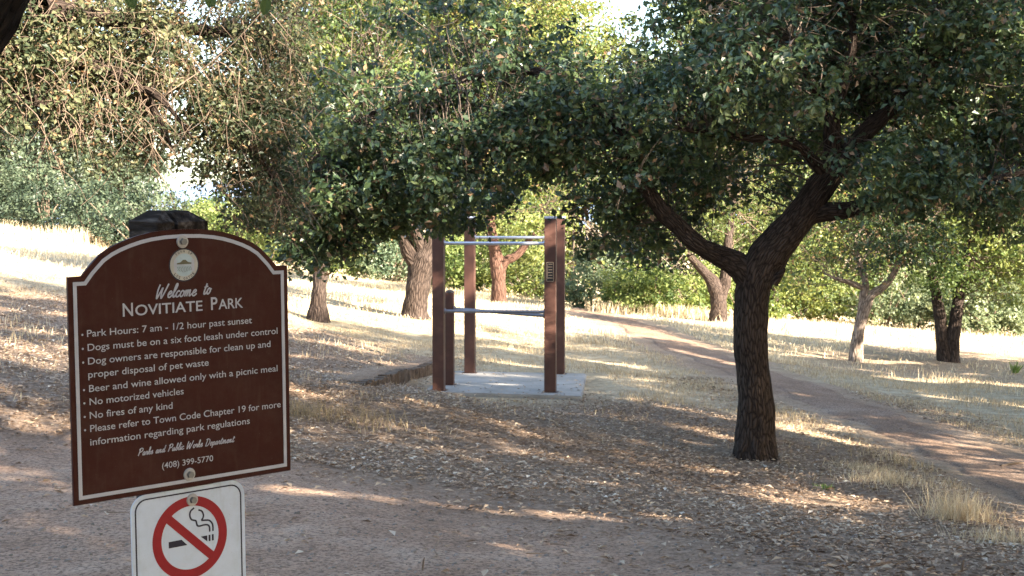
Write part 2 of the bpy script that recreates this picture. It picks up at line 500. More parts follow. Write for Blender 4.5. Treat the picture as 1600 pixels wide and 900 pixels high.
def ground_mat():
    m, nt, b = new_mat("ground_soil")
    at = N(nt, "ShaderNodeAttribute", attribute_name='bk')
    sep = nt.nodes.new("ShaderNodeSeparateXYZ"); nt.links.new(at.outputs['Vector'], sep.inputs[0])
    tc = nt.nodes.new("ShaderNodeTexCoord").outputs['Object']

    def nz(scale, detail=6, rough=.65):
        n = N(nt, "ShaderNodeTexNoise", Scale=scale, Detail=detail, Roughness=rough)
        nt.links.new(tc, n.inputs['Vector']); return n.outputs[0]
    dirt_c = ramp(nt, nz(1.3, 8, .7), [(.3, (.26, .168, .112)), (.5, (.355, .24, .166)), (.7, (.455, .338, .248))])
    grit = ramp(nt, nz(38, 4, .8), [(.38, (.30, .28, .27)), (.5, (1, 1, 1)), (.62, (1.4, 1.36, 1.32))])
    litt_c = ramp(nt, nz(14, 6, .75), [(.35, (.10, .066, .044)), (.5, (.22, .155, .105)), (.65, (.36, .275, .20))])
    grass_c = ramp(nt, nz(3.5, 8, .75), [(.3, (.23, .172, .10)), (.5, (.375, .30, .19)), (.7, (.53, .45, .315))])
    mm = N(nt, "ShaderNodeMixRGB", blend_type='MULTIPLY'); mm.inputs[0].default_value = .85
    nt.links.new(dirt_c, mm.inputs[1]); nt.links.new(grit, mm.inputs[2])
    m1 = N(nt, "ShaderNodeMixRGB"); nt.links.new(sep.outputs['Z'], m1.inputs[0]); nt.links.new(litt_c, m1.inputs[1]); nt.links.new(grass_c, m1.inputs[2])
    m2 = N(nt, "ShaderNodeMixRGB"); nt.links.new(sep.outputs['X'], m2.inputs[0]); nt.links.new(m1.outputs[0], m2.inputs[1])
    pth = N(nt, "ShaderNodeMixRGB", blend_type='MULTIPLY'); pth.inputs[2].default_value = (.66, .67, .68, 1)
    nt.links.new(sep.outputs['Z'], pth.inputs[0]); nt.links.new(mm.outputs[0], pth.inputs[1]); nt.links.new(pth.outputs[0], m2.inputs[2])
    nt.links.new(m2.outputs[0], b.inputs['Base Color'])
    b.inputs['Roughness'].default_value = .95; b.inputs['Specular IOR Level'].default_value = .1
    ad = N(nt, "ShaderNodeMath", operation='ADD'); nt.links.new(nz(22, 6, .7), ad.inputs[0])
    ml = N(nt, "ShaderNodeMath", operation='MULTIPLY'); ml.inputs[1].default_value = 2.5; nt.links.new(nz(4, 4), ml.inputs[0]); nt.links.new(ml.outputs[0], ad.inputs[1])
    bp = N(nt, "ShaderNodeBump", Strength=.9, Distance=.035); nt.links.new(ad.outputs[0], bp.inputs['Height']); nt.links.new(bp.outputs[0], b.inputs['Normal'])
    return m


M_GROUND = ground_mat()
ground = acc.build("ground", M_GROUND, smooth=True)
tag(ground, kind='structure')

# the dirt path winding up to the right of the exercise frame: a sheet just above the ground
rows = 90
tt = np.linspace(0, len(PLO) - 1, rows)
lo = np.stack([np.interp(tt, np.arange(len(PLO)), PLO[:, k]) for k in range(3)], 1)
up = np.stack([np.interp(tt, np.arange(len(PUP)), PUP[:, k]) for k in range(3)], 1)
ww = np.linspace(.17, .83, 13)
pg = lo[:, None] * (1 - ww)[None, :, None] + up[:, None] * ww[None, :, None]
edge = .10 * np.sin(tt * 9)[:, None] + .07 * np.sin(tt * 23)[:, None]
pg[:, :, 0] += edge * (np.abs(ww - .5) * 2)[None]
pg[:, :, 2] = gz(pg[:, :, 0], pg[:, :, 1]) + .016
pg[:, 0, 2] -= .035; pg[:, -1, 2] -= .035
acc = Acc()
i, j = np.meshgrid(np.arange(rows - 1), np.arange(12), indexing='ij')
a = (i * 13 + j).ravel()
at1 = np.zeros((rows * 13, 3)); at1[:, 0] = 1; at1[:, 2] = 1
acc.add(pg.reshape(-1, 3), np.stack([a, a + 13, a + 14, a + 1], 1)[:, ::-1], at1)
tag(acc.build("path", M_GROUND, smooth=True), kind='structure')

# distant ridge, air haze put into its colour as blue, seen through the gap in the leaves
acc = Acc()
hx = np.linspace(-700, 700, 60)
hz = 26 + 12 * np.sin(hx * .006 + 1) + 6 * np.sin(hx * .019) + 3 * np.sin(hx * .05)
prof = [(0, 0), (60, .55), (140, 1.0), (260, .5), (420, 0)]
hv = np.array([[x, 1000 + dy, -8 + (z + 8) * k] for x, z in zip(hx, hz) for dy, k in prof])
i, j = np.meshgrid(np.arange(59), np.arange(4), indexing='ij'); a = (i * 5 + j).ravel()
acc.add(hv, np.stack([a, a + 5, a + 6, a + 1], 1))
tag(acc.build("hills", noise_mat("hazy_blue_hillside", [(.3, (.13, .19, .30)), (.7, (.19, .26, .38))], scale=.02, bump=0), smooth=True), kind='structure')


# ------------------------------------------------------------------ gaps in the crowns along the sun's direction
SA = np.cross(TOSUN, [0, 0, 1.0]); SA /= np.linalg.norm(SA)
SB = np.cross(SA, TOSUN)
RES = .03
SH_N = 2600
shaft_t = np.full((SH_N, SH_N), 1e9, np.float32)


def add_shaft(p, r):
    u, v, t = np.dot(p, SA), np.dot(p, SB), np.dot(p, TOSUN)
    k = int(r / RES) + 1
    iu, iv = int(u / RES) + SH_N // 2, int(v / RES) + SH_N // 2
    for a_ in range(-k, k + 1):
        for b_ in range(-k, k + 1):
            if a_ * a_ + b_ * b_ <= (r / RES) ** 2 and 0 <= iu + a_ < SH_N and 0 <= iv + b_ < SH_N:
                shaft_t[iu + a_, iv + b_] = min(shaft_t[iu + a_, iv + b_], t)


def in_shaft(pts):
    iu = np.clip((pts @ SA / RES).astype(int) + SH_N // 2, 0, SH_N - 1)
    iv = np.clip((pts @ SB / RES).astype(int) + SH_N // 2, 0, SH_N - 1)
    return (pts @ TOSUN) > shaft_t[iu, iv] + .35


def shaft_line(a_, b_, r, step=.12, jit=.03, skip=.0, seed=3):
    rg = np.random.default_rng(seed)
    n_ = max(2, int(np.linalg.norm(b_ - a_) / step))
    for t in np.linspace(0, 1, n_):
        if rg.random() < skip: continue
        add_shaft(a_ * (1 - t) + b_ * t + rg.normal(size=3) * jit, r * rg.uniform(.6, 1.2))


PADZ = EYE - 2.31
for (x, y, z0, z1, r) in [(.53, 18.78, .55, 1.35, .11), (.53, 18.78, 1.6, 1.75, .07), (.53, 18.78, 2.02, 2.1, .07), (-.97, 18.95, .02, .16, .11), (-.97, 18.95, .95, 1.05, .06), (-.60, 21.1, .2, .35, .07), (-.60, 21.1, .55, .75, .08), (-.60, 21.1, 1.2, 1.4, .08), (-.78, 19.5, .3, .5, .06), (.8, 20.95, .9, 1.1, .06)]:
    shaft_line(np.array([x, y, PADZ + z0]), np.array([x, y, PADZ + z1]), r)
for (p0, p1, r, skip) in [((985, 622), (1140, 655), .08, .35), ((1196, 662), (1312, 690), .20, .0), ((450, 556), (640, 572), .13, .35), ((455, 574), (560, 590), .10, .3), ((470, 598), (560, 604), .09, .4), ((455, 528), (560, 545), .12, .3), ((700, 604), (800, 606), .07, .1), ((760, 598), (850, 600), .05, .4),
                          ((1400, 592), (1640, 606), .30, .1), ((1480, 622), (1640, 640), .25, .2), ((1255, 556), (1450, 566), .22, .4), ((-30, 512), (104, 524), .16, .3), ((-30, 545), (104, 556), .13, .35), ((-30, 480), (104, 492), .18, .4), ((430, 765), (640, 786), .11, .25), ((560, 776), (960, 812), .12, .2), ((830, 745), (1080, 772), .09, .5),
                          ((1060, 548), (1150, 572), .14, .4), ((900, 560), (1010, 575), .13, .5), ((720, 560), (830, 572), .12, .5), ((1000, 800), (1200, 850), .08, .7)]:
    shaft_line(G(*p0), G(*p1), r, skip=skip, seed=p0[0] + 50)
for (px, py, Y, r) in [(1215, 150, 14.2, .2), (1180, 95, 14.2, .22), (1300, 195, 14.2, .14), (1480, 190, 14.2, .25), (1255, 190, 14.3, .14), (620, 130, 14.2, .3), (760, 60, 14.3, .3), (560, 130, 14.2, .25), (860, 130, 14.2, .2), (690, 200, 14, .15), (520, 190, 14, .2), (960, 110, 14.2, .2), (1420, 60, 14.2, .14), (1560, 60, 14, .25), (1060, 60, 14.2, .2)]:
    add_shaft(P(px, py, Y), r)

# ------------------------------------------------------------------ trees
def ell_pts(rng, n, c, r, shell=.5):
    d = rng.normal(size=(n, 3)); d /= np.linalg.norm(d, axis=1)[:, None]
    k = (shell + (1 - shell) * rng.random(n) ** .6)
    lum = 1 + .22 * np.sin(d[:, 0] * 4 + c[0]) * np.sin(d[:, 2] * 5 + c[1]) + .12 * rng.normal(size=n)
    return np.asarray(c) + d * np.asarray(r) * (k * lum)[:, None]


def crown(masses, L, W, per, cr, rng, shade=(.05, .75), dead=.05, flat=.7, twigs_from=None, twig_acc=None, twig_r=.008, cover=3.0, droop=0.0, shell=.45):
    """masses: (center, radii[, density]) -> Acc of leaves, and twigs from the limbs to the clumps"""
    acc = Acc()
    allc = []
    for ms in masses:
        c, r = np.asarray(ms[0], float), np.asarray(ms[1], float)
        dens = ms[2] if len(ms) > 2 else 1.0
        tb = ms[3] if len(ms) > 3 else 0.0
        area = math.pi * r[0] * r[2]
        nl = int(cover * dens * area / (L * L * W * .5))
        nc = max(4, nl // per)
        cl = ell_pts(rng, nc, c, r, shell)
        allc.append(cl)
        cnt = rng.integers(int(per * .5), int(per * 1.5) + 1, nc)
        ci = np.repeat(np.arange(nc), cnt)
        size = cr * rng.uniform(.55, 1.35, nc)
        off = rng.normal(size=(len(ci), 3)) * .55
        off[:, 2] *= flat
        pts = cl[ci] + off * size[ci][:, None]
        if droop:
            pts[:, 2] -= droop * np.abs(rng.normal(size=len(ci))) * size[ci]
        ctint = rng.uniform(shade[0], shade[1], nc)
        tn = np.clip(ctint[ci] + rng.normal(size=len(ci)) * .13 + tb, 0, .87)
        dd = rng.random(len(ci)) < dead * rng.uniform(0, 2.2, nc)[ci]
        tn[dd] = rng.uniform(.93, 1, dd.sum())
        onm = off / (np.linalg.norm(off, axis=1)[:, None] + .15)
        ok = ~in_shaft(pts)
        add_leaves(acc, pts[ok], L, W, tn[ok], rng=rng, out=onm[ok] * .9)
    if twigs_from is not None and twig_acc is not None:
        cl = np.concatenate(allc)
        D = np.linalg.norm(cl[:, None] - twigs_from[None], axis=2)
        D = D * rng.uniform(.75, 1.6, D.shape)
        pick = np.argmin(D, 1)
        far_ = np.linalg.norm(cl - twigs_from[pick], axis=1)
        keep_ = rng.random(len(cl)) < np.clip(1.25 - far_ / (cr * 9), .22, .75)
        cl = cl[keep_]
        s = twigs_from[pick[keep_]]
        mid = (s + cl) / 2 + rng.normal(size=cl.shape) * .22 * np.linalg.norm(cl - s, axis=1)[:, None] + np.array([0, 0, .1])
        ln = np.linalg.norm(cl - s, axis=1)
        many_tubes(twig_acc, s, mid, cl, twig_r * (.6 + .5 * ln), np.full(len(cl), twig_r * .3), 5)
        # fine side twigs
        k = 1
        s2 = np.repeat(cl, k, 0); e2 = s2 + rng.normal(size=s2.shape) * cr * .8
        e2[:, 2] -= cr * .3
        many_tubes(twig_acc, np.repeat((mid + cl) / 2, k, 0), s2 + [0, 0, cr * .2], e2, np.full(len(s2), twig_r * .4), np.full(len(s2), twig_r * .15), 4)
    return acc


def build_tree(name, label, base, limbs, masses, leaf, mats, cat="tree", group=None, seed=1, n=12, lump=.05, **kw):
    """limbs: list of (points, radii) in world space; leaf: (L, W, per, clump radius)"""
    rng = np.random.default_rng(seed)
    root = empty(name, base, label, cat, group)
    tr = Acc(); pts = []
    for k, (lp, lr) in enumerate(limbs):
        q, r = smooth_path(lp, lr, 8)
        tube(tr, q, r, n if k < 3 else max(6, n - 4), lump)
        pts.append(q if k else q[len(q) // 2:])
    pts = np.concatenate(pts)
    tw = Acc()
    cr = crown(masses, *leaf, rng, twigs_from=pts, twig_acc=tw, **kw)
    tr.build("trunk", mats[0], root, smooth=True)
    tw.build("branches", mats[1], root, smooth=True)
    cr.build("crown", mats[2], root)
    return root


def pm(px, py, Y, rx, ry, rz, dens=1.0, tb=0.0):
    return (P(px, py, Y), (rx, ry, rz), dens, tb)


# --- the big oak in front of the path
YA = 14.0
sA = YA / F
base = G(1182, 712)
b0 = P(1180, 722, YA)
trunk = ([P(1181, 728, YA), P(1181, 712, YA), P(1180, 690, YA), P(1181, 640, YA), P(1178, 590, YA), P(1173, 530, YA), P(1174, 480, YA), P(1180, 440, YA), P(1196, 405, YA),
          P(1222, 372, YA), P(1252, 335, YA), P(1286, 288, YA), P(1319, 250, 14.05), P(1352, 208, 14.1), P(1395, 165, 14.2), P(1440, 110, 14.4), P(1470, 30, 14.6), P(1490, -60, 14.8)],
         np.array([40, 34, 31, 29, 27, 26, 26.5, 29, 31, 27, 25, 22, 17, 15, 12, 9, 6, 3]) * sA)
left = ([P(1186, 455, YA), P(1168, 432, YA), P(1150, 412, YA), P(1122, 399, 13.98), P(1100, 388, 13.95), P(1080, 374, 13.93), P(1058, 352, 13.9), P(1040, 336, 13.9), P(1022, 312, 13.9), P(1008, 290, 13.9), P(996, 262, 13.9),
         P(975, 215, 13.9), P(940, 170, 13.95), P(890, 130, 14), P(820, 110, 14.1), P(740, 120, 14.2), P(650, 150, 14.3), P(560, 190, 14.3), P(500, 240, 14.2)],
        np.array([18, 22, 21, 16, 14, 15, 13, 13.5, 12, 12, 11, 10, 9, 8, 7, 6, 5, 4, 2]) * sA)
upb = ([P(1296, 275, YA), P(1301, 235, YA), P(1300, 200, 13.95), P(1307, 165, 13.9), P(1326, 111, 13.9), P(1333, 45, 13.9), P(1320, -40, 13.8)], np.array([15, 14, 13, 9, 7, 6, 3]) * sA)
up2 = ([P(1303, 190, 13.97), P(1285, 160, 13.9), P(1262, 120, 13.8), P(1240, 60, 13.7)], np.array([9, 7, 5, 2]) * sA)
rt = ([P(1240, 355, YA), P(1270, 334, YA), P(1328, 328, 13.9), P(1386, 308, 13.8), P(1461, 292, 13.7), P(1528, 286, 13.6), P(1600, 270, 13.4), P(1680, 240, 13.3)], np.array([20, 16, 13, 11, 9, 8, 6, 3]) * sA)
sm = ([P(1290, 285, YA), P(1283, 266, 13.95), P(1252, 232, 13.8), P(1217, 218, 13.7), P(1170, 216, 13.6), P(1128, 212, 13.5), P(1060, 200, 13.4)], np.array([11, 10, 8, 7, 6, 5, 3]) * sA)
stub = ([P(1208, 442, 13.9), P(1222, 425, 13.86), P(1226, 419, 13.85)], np.array([9, 4, 2]) * sA)
spur = ([P(1079, 374, 13.93), P(1070, 362, 13.85), P(1104, 372, 13.8)][:2] + [P(1068, 352, 13.82)], np.array([8, 4, 2]) * sA)
flares = []
for an in (0.3, 1.4, 2.6, 3.7, 4.6, 5.5):
    d = np.array([math.cos(an), math.sin(an), 0])
    c0 = P(1181, 690, YA) + d * .085
    e = P(1181, 712, YA) + d * .225
    e[2] = gz(e[0], e[1]) - .03
    flares.append(([c0 + [0, 0, .12], c0 * .45 + e * .55 + [0, 0, .03], e], [.085, .07, .03]))
masses_A = [
    pm(1010, 190, 14.2, 1.2, 1.2, .62), pm(1195, 60, 14.3, 1.15, 1.3, .8), pm(1380, 50, 14.4, 1.4, 1.3, .8), pm(1540, 110, 14.2, 1.1, 1.2, .8, 1.2), pm(1440, 130, 15.2, 1.3, .8, .8, .8, -.1), pm(1250, 60, 15.4, 1.3, .8, .7, .7, -.1),
    pm(950, 270, 14.0, .6, .8, .42), pm(1020, 330, 14.6, .55, .6, .38, .8), pm(955, 350, 14.5, .36, .5, .32, .9), pm(1010, 385, 15.2, .42, .5, .2, .7), pm(1010, 105, 14.4, .42, .5, .2, .7), pm(1090, 10, 14.4, .5, .6, .3, .8), pm(1500, 300, 13.0, .55, .5, .2, 1), pm(1400, 320, 13.2, .4, .5, .14, .9), pm(1590, 330, 13.4, .5, .6, .26, 1), pm(1100, 300, 15.4, .5, .5, .3, .8), pm(1180, 230, 15.8, 1.5, .7, .45, .75, .1), pm(1360, 190, 15.6, 1.2, .7, .55, .75, .1),
    pm(1420, 255, 13.1, .62, .6, .34), pm(1570, 270, 14.4, .8, .8, .42), pm(1120, 150, 13.2, .7, .6, .4, .7), pm(1240, 130, 13.0, .6, .5, .4, .5),
    pm(780, 120, 14.4, 1.0, 1.1, .62), pm(600, 190, 14.3, 1.0, 1.1, .6), pm(500, 270, 14.0, .55, .8, .62), pm(640, 270, 13.9, .8, .9, .48), pm(780, 240, 14.2, .75, .9, .42), pm(880, 180, 14.0, .75, .9, .48),
    pm(470, 370, 14.2, .3, .4, .3), pm(455, 300, 14.3, .3, .4, .35), pm(520, 395, 14.4, .32, .4, .22), pm(590, 325, 14.2, .4, .4, .22), pm(690, 335, 14.6, .3, .4, .18), pm(560, 300, 14.1, .5, .6, .35), pm(725, 345, 15.4, .25, .4, .16), pm(800, 310, 15.2, .3, .4, .14), pm(540, 360, 14.6, .38, .5, .22), pm(700, 335, 15.4, .34, .5, .25), pm(755, 315, 15.6, .32, .5, .17), pm(620, 330, 14.4, .35, .5, .2), pm(1250, 310, 15.2, .6, .4, .22, .5),
    # above the frame
    pm(1260, -120, 14.2, 1.5, 1.8, .9, .6), pm(1480, -90, 14.2, 1.7, 1.8, .9, .6), pm(700, 20, 15.0, .8, .9, .35, .5), pm(1680, 150, 14, 1.0, 1.4, 1.3, .6)]
build_tree("oak_tree", "big dark oak with rough forked trunk and wide spreading crown beside the dirt path", base,
           [trunk, left, upb, up2, rt, sm, stub, spur] + flares, masses_A, (.074, .58, 46, .19), (M_BARK, M_TWIG_DARK, M_OAK), seed=11, n=18, lump=.035, cover=4.4, dead=.06, twig_r=.007)

# --- oaks standing behind the exercise frame
YB = 27
build_tree("oak_tree", "slim oak with a swollen trunk foot just right of the brown park sign", G(497, 503),
           [([P(497, 514, YB), P(497, 498, YB), P(497, 470, YB), P(500, 440, YB), P(503, 400, YB), P(500, 350, YB), P(490, 280, YB), P(470, 180, 27.3), P(460, 60, 27.6)], np.array([20, 18, 12.5, 11.5, 11, 10, 9, 6, 3]) * YB / F),
            ([P(501, 360, YB), P(530, 290, 26.6), P(570, 200, 26.4), P(590, 110, 26.2)], np.array([8, 6, 4, 2]) * YB / F),
            ([P(500, 330, YB), P(460, 270, 26.6), P(420, 210, 26.4)], np.array([7, 5, 2]) * YB / F)],
           [pm(560, 80, 27, 1.5, 1.6, 1.1, 1, -.1), pm(480, 60, 28, 1.6, 1.6, 1.3, 1, -.25), pm(430, 170, 27, .9, 1.2, 1.2, .9), pm(520, 200, 27, 1.3, 1.5, 1.1), pm(470, 330, 27, .7, .9, .45, .8), pm(560, 320, 27, .8, .9, .5, .8), pm(540, -80, 28, 2, 2, 1.2, .8)],
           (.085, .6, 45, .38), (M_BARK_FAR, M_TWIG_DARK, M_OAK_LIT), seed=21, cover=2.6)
YC = 29
build_tree("oak_tree", "thick trunked oak forking in two directly left of the exercise frame", G(648, 496),
           [([P(647, 506, YC), P(648, 490, YC), P(651, 465, YC), P(656, 430, YC), P(662, 405, YC), P(670, 385, YC), P(690, 340, YC), P(715, 280, YC), P(740, 180, YC), P(750, 60, YC)], np.array([27, 22, 19, 19, 20, 13, 11, 9, 7, 3]) * YC / F),
            ([P(656, 420, YC), P(640, 392, YC), P(630, 365, YC), P(622, 330, YC), P(600, 270, 28.7), P(585, 180, 28.5), P(590, 80, 28.5)], np.array([14, 13, 11, 10, 8, 6, 3]) * YC / F),
            ([P(662, 400, YC), P(652, 375, 28.9), P(645, 340, 28.7), P(650, 280, 28.5)], np.array([11, 9, 7, 4]) * YC / F)],
           [pm(700, 40, 29, 1.9, 1.8, 1.2, 1, .15), pm(800, 30, 28.5, 1.7, 1.6, 1.2, 1, .15), pm(865, 90, 28.5, .9, 1.4, 1.1, .9, .1), pm(640, 180, 28.5, 1.3, 1.5, 1.0), pm(740, 220, 29, 1.3, 1.5, .9), pm(830, 270, 29.5, 1.2, 1.2, .7, .8), pm(610, 310, 28, .8, 1, .45, .7), pm(760, -90, 29, 2.4, 2.2, 1.1, .8)],
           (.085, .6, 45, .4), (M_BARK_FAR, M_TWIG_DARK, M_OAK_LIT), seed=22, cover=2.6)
YD = 45
build_tree("oak_tree", "reddish trunked oak far behind the frame, seen between its posts", G(779, 476),
           [([P(779, 484, YD), P(779, 470, YD), P(779, 440, YD), P(778, 415, YD), P(772, 385, YD), P(766, 330, YD), P(770, 250, YD)], np.array([17, 13, 11.5, 12, 9, 7, 4]) * YD / F),
            ([P(779, 425, YD), P(790, 408, YD), P(808, 398, YD), P(830, 370, YD), P(850, 330, YD)], np.array([9, 8, 6, 5, 3]) * YD / F)],
           [pm(770, 350, 45, 1.6, 1.6, .5, .6, .2), pm(850, 330, 45, 1.6, 1.6, .7, .8, .2), pm(770, 250, 45, 2.6, 2.4, 1.5), pm(900, 230, 46, 2.0, 2, 1.5), pm(820, 110, 46, 2.8, 2.4, 1.8)],
           (.13, .6, 40, .5), (bark_mat("reddish_bark", (.028, .016, .012), (.11, .064, .048), 12, .7, .03), M_TWIG_DARK, M_YELLOW), seed=23, cover=2.4)
YE = 46
build_tree("oak_tree", "stout grey trunk forking low in tall grass left of the big oak", G(1122, 502),
           [([P(1122, 512, YE), P(1122, 495, YE), P(1122, 470, YE), P(1118, 448, YE), P(1105, 430, YE), P(1085, 408, YE), P(1060, 380, YE), P(1040, 330, YE)], np.array([17, 14, 13, 13, 8, 6.5, 6, 3]) * YE / F),
            ([P(1124, 465, YE), P(1132, 440, YE), P(1135, 410, YE), P(1140, 360, YE), P(1150, 280, YE)], np.array([11, 10, 8, 6, 3]) * YE / F)],
           [pm(1060, 320, 46, 2.2, 2, 1.4, .7), pm(1150, 330, 47, 2.0, 2, 1.4, .7), pm(1110, 200, 47, 3.0, 2.6, 2.0), pm(1050, 190, 48, 1.8, 2.2, 1.2)],
           (.13, .6, 40, .5), (M_BARK_FAR, M_TWIG, M_FAR), seed=24, cover=2.2)
YF = 33
build_tree("oak_tree", "slender pale barked tree leaning right on the shaded grass beyond the path", G(1338, 565),
           [([P(1336, 573, YF), P(1337, 560, YF), P(1340, 530, YF), P(1346, 500, YF), P(1353, 472, YF), P(1362, 460, YF), P(1382, 446, 32.9), P(1400, 420, 32.8), P(1420, 360, 32.7)], np.array([14, 11, 9.5, 9, 10.5, 7.5, 6, 5, 3]) * YF / F),
            ([P(1351, 480, YF), P(1350, 462, YF), P(1352, 440, 33), P(1340, 400, 33.1), P(1330, 330, 33.2)], np.array([9, 8, 5, 4, 2]) * YF / F),
            ([P(1352, 452, 33), P(1330, 442, 32.8), P(1308, 436, 32.6), P(1290, 428, 32.5)], np.array([4.5, 4, 3, 1.5]) * YF / F)],
           [pm(1375, 385, 32.2, .8, 1, .5, 1.2, -.35), pm(1430, 372, 32.2, .8, 1.0, .6, 1.2, -.35), pm(1270, 375, 33.5, .9, 1, .6, 1.1), pm(1240, 440, 34, .55, .8, .3, .9, .1), pm(1330, 410, 34, .8, .8, .35, .9), pm(1340, 300, 33, 1.6, 1.6, .9), pm(1420, 250, 33, 1.6, 1.6, 1.0), pm(1300, 200, 33, 1.6, 1.6, 1.2, .8)],
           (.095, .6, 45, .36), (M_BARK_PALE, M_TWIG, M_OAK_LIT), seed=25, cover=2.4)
YG = 34
build_tree("oak_tree", "twin trunked oak on the shaded grass at the right edge", G(1482, 566),
           [([P(1478, 574, YG), P(1475, 560, YG), P(1471, 530, YG), P(1469, 495, YG), P(1462, 460, YG), P(1450, 400, YG), P(1440, 320, YG)], np.array([15, 11, 9.5, 9, 8, 6, 3]) * YG / F),
            ([P(1488, 574, YG), P(1488, 560, YG), P(1488, 530, YG), P(1493, 500, YG), P(1497, 470, YG), P(1503, 430, YG), P(1520, 360, YG), P(1540, 260, YG)], np.array([15, 12, 10.5, 10, 9, 8, 6, 3]) * YG / F)],
           [pm(1460, 425, 33.4, .7, 1, .42, 1.2, -.3), pm(1510, 440, 33.6, .5, .8, .3, 1, 0), pm(1550, 400, 34, 1.0, 1.2, .8, 1.3, .25), pm(1610, 370, 34, 1.3, 1.4, 1.3, 1.3, .25), pm(1500, 330, 34, 1.4, 1.4, .9, 1, .1), pm(1580, 240, 34, 1.8, 1.6, 1.3, 1, .2), pm(1460, 210, 34, 1.6, 1.6, 1.2, .8), pm(1660, 420, 34.5, 1.0, 1.2, .7, 1, .2)],
           (.10, .62, 45, .38), (M_BARK_FAR, M_TWIG, M_YELLOW), seed=26, cover=2.6)
YH = 52
build_tree("oak_tree", "thin dark trunk in the scrub just right of the big oak", G(1213, 510),
           [([P(1213, 520, YH), P(1213, 500, YH), P(1211, 470, YH), P(1208, 430, YH), P(1215, 350, YH)], np.array([8, 7, 6, 5, 3]) * YH / F)],
           [pm(1240, 400, YH, 1.8, 1.8, 1.3, .8, .1), pm(1180, 360, YH, 1.8, 1.8, 1.3, .8), pm(1260, 290, YH, 2.4, 2.2, 1.8)],
           (.15, .6, 40, .55), (M_BARK_FAR, M_TWIG, M_FAR), seed=27, cover=2.2)

# --- twiggy drooping tree on the upper left
YT = 9.5
rngT = np.random.default_rng(31)
rootT = empty("oak_tree", ground_pt(-4.2, 8.6), "twiggy sunlit tree with bare drooping branches over the brown park sign", "tree")
tr = Acc()
tb = ground_pt(-4.2, 8.6)
limbs_T = [([tb - [0, 0, .1], tb + [.1, 0, 1.0], tb + [.25, .1, 2.2], P(-190, 50, 8.8), P(-90, -60, 8.9), P(40, -150, 9.2), P(300, -230, 10)], [.24, .19, .17, .15, .12, .09, .04]),
           ([P(-90, 70, 8.7), P(0, 75, 9.0), P(80, 88, 9.3), P(150, 105, 9.5), P(215, 135, 9.6), P(250, 190, 9.7), P(270, 235, 9.7)], [.09, .07, .06, .045, .035, .022, .008]),
           ([P(60, 10, 9.0), P(180, 30, 9.8), P(300, 45, 10.5), P(400, 60, 11), P(480, 100, 11.4)], [.08, .06, .045, .03, .01]),
           ([P(-60, 140, 8.9), P(30, 150, 9.2), P(90, 175, 9.4), P(130, 220, 9.5)], [.06, .045, .03, .008]),
           ([P(220, 40, 10), P(300, 110, 10.4), P(360, 190, 10.6), P(420, 270, 10.7), P(450, 320, 10.7)], [.05, .04, .03, .018, .006]),
           ([P(230, 140, 9.6), P(262, 165, 9.5), P(300, 215, 9.5)], [.03, .018, .006])]
lp = []
for k, (q, r) in enumerate(limbs_T):
    q2, r2 = smooth_path(q, r, 8); tube(tr, q2, r2, 12 if k == 0 else 8, .05); lp.append(q2)
lp = np.concatenate(lp[1:])
tw = Acc()
massT = [pm(305, 238, 10.4, .13, .3, .12, .9), pm(322, 205, 10.5, .22, .4, .2, .9), pm(238, 215, 9.9, .14, .3, .1, .8), pm(345, 270, 10.6, .12, .3, .2, .8), pm(270, 30, 10.4, .5, .5, .2, .5, .1), pm(290, 150, 10.4, .3, .4, .16, .6), pm(180, 170, 9.9, .4, .4, .22, .8, 0), pm(70, 90, 9.6, .5, .7, .32, 1, .1), pm(170, 40, 9.8, .6, .7, .26, .9, .2), pm(50, 150, 9.3, .4, .5, .3, 1), pm(230, 110, 9.9, .4, .5, .28, .9, .15),
         pm(390, 110, 11, .5, .6, .36, 1), pm(330, 175, 10.6, .4, .5, .22, .8, -.1), pm(400, 220, 10.8, .35, .6, .42, 1.3, -.15), pm(415, 310, 10.8, .32, .5, .32, 1.2, -.1),
         pm(165, 215, 9.6, .3, .4, .2, .9, .05), pm(420, 25, 10.8, .35, .6, .25, .8, .1), pm(20, 60, 9.2, .35, .5, .35, 1), pm(200, -100, 10, 1.6, 1.4, .35, .3), pm(225, 200, 9.8, .18, .3, .22, .9), pm(130, 130, 10.2, .6, .5, .4, .8)]
crT = crown(massT, .042, .55, 30, .13, rngT, twigs_from=lp, twig_acc=tw, twig_r=.005, cover=4.0, dead=.07, shade=(.05, .78))
# bare drooping twigs
for k, (cx, cy, yy, sx, sy, n, dx) in enumerate([(150, 110, 9.5, 90, 40, 420, .1), (190, 170, 9.6, 60, 40, 420, .12), (330, 40, 10.6, 110, 35, 460, .2), (400, 260, 10.7, 50, 70, 520, .12), (60, 140, 9.2, 60, 40, 200, .05), (380, 90, 11, 60, 50, 250, .1), (100, 30, 9.5, 80, 40, 220, .1)]):
    n = int(n * .3)
    s = np.array([P(cx + sx * rngT.normal(), cy + sy * rngT.normal(), yy + .35 * rngT.normal()) for _ in range(n)])
    ln = rngT.uniform(.12, .5, n)
    e = s + np.stack([ln * (dx + .35 * rngT.normal(size=n)), ln * .3 * rngT.normal(size=n), -ln * rngT.uniform(.3, 1, n)], 1)
    m = (s + e) / 2 + rngT.normal(size=(n, 3)) * ln[:, None] * .16 + np.array([.04, 0, .05])
    many_tubes(tw, s, m, e, rngT.uniform(.002, .0045, n), np.full(n, .0012), 5)
tr.build("trunk", M_BARK, rootT, smooth=True)
tw.build("branches", M_TWIG, rootT, smooth=True)
crT.build("crown", M_TWIGGY, rootT)

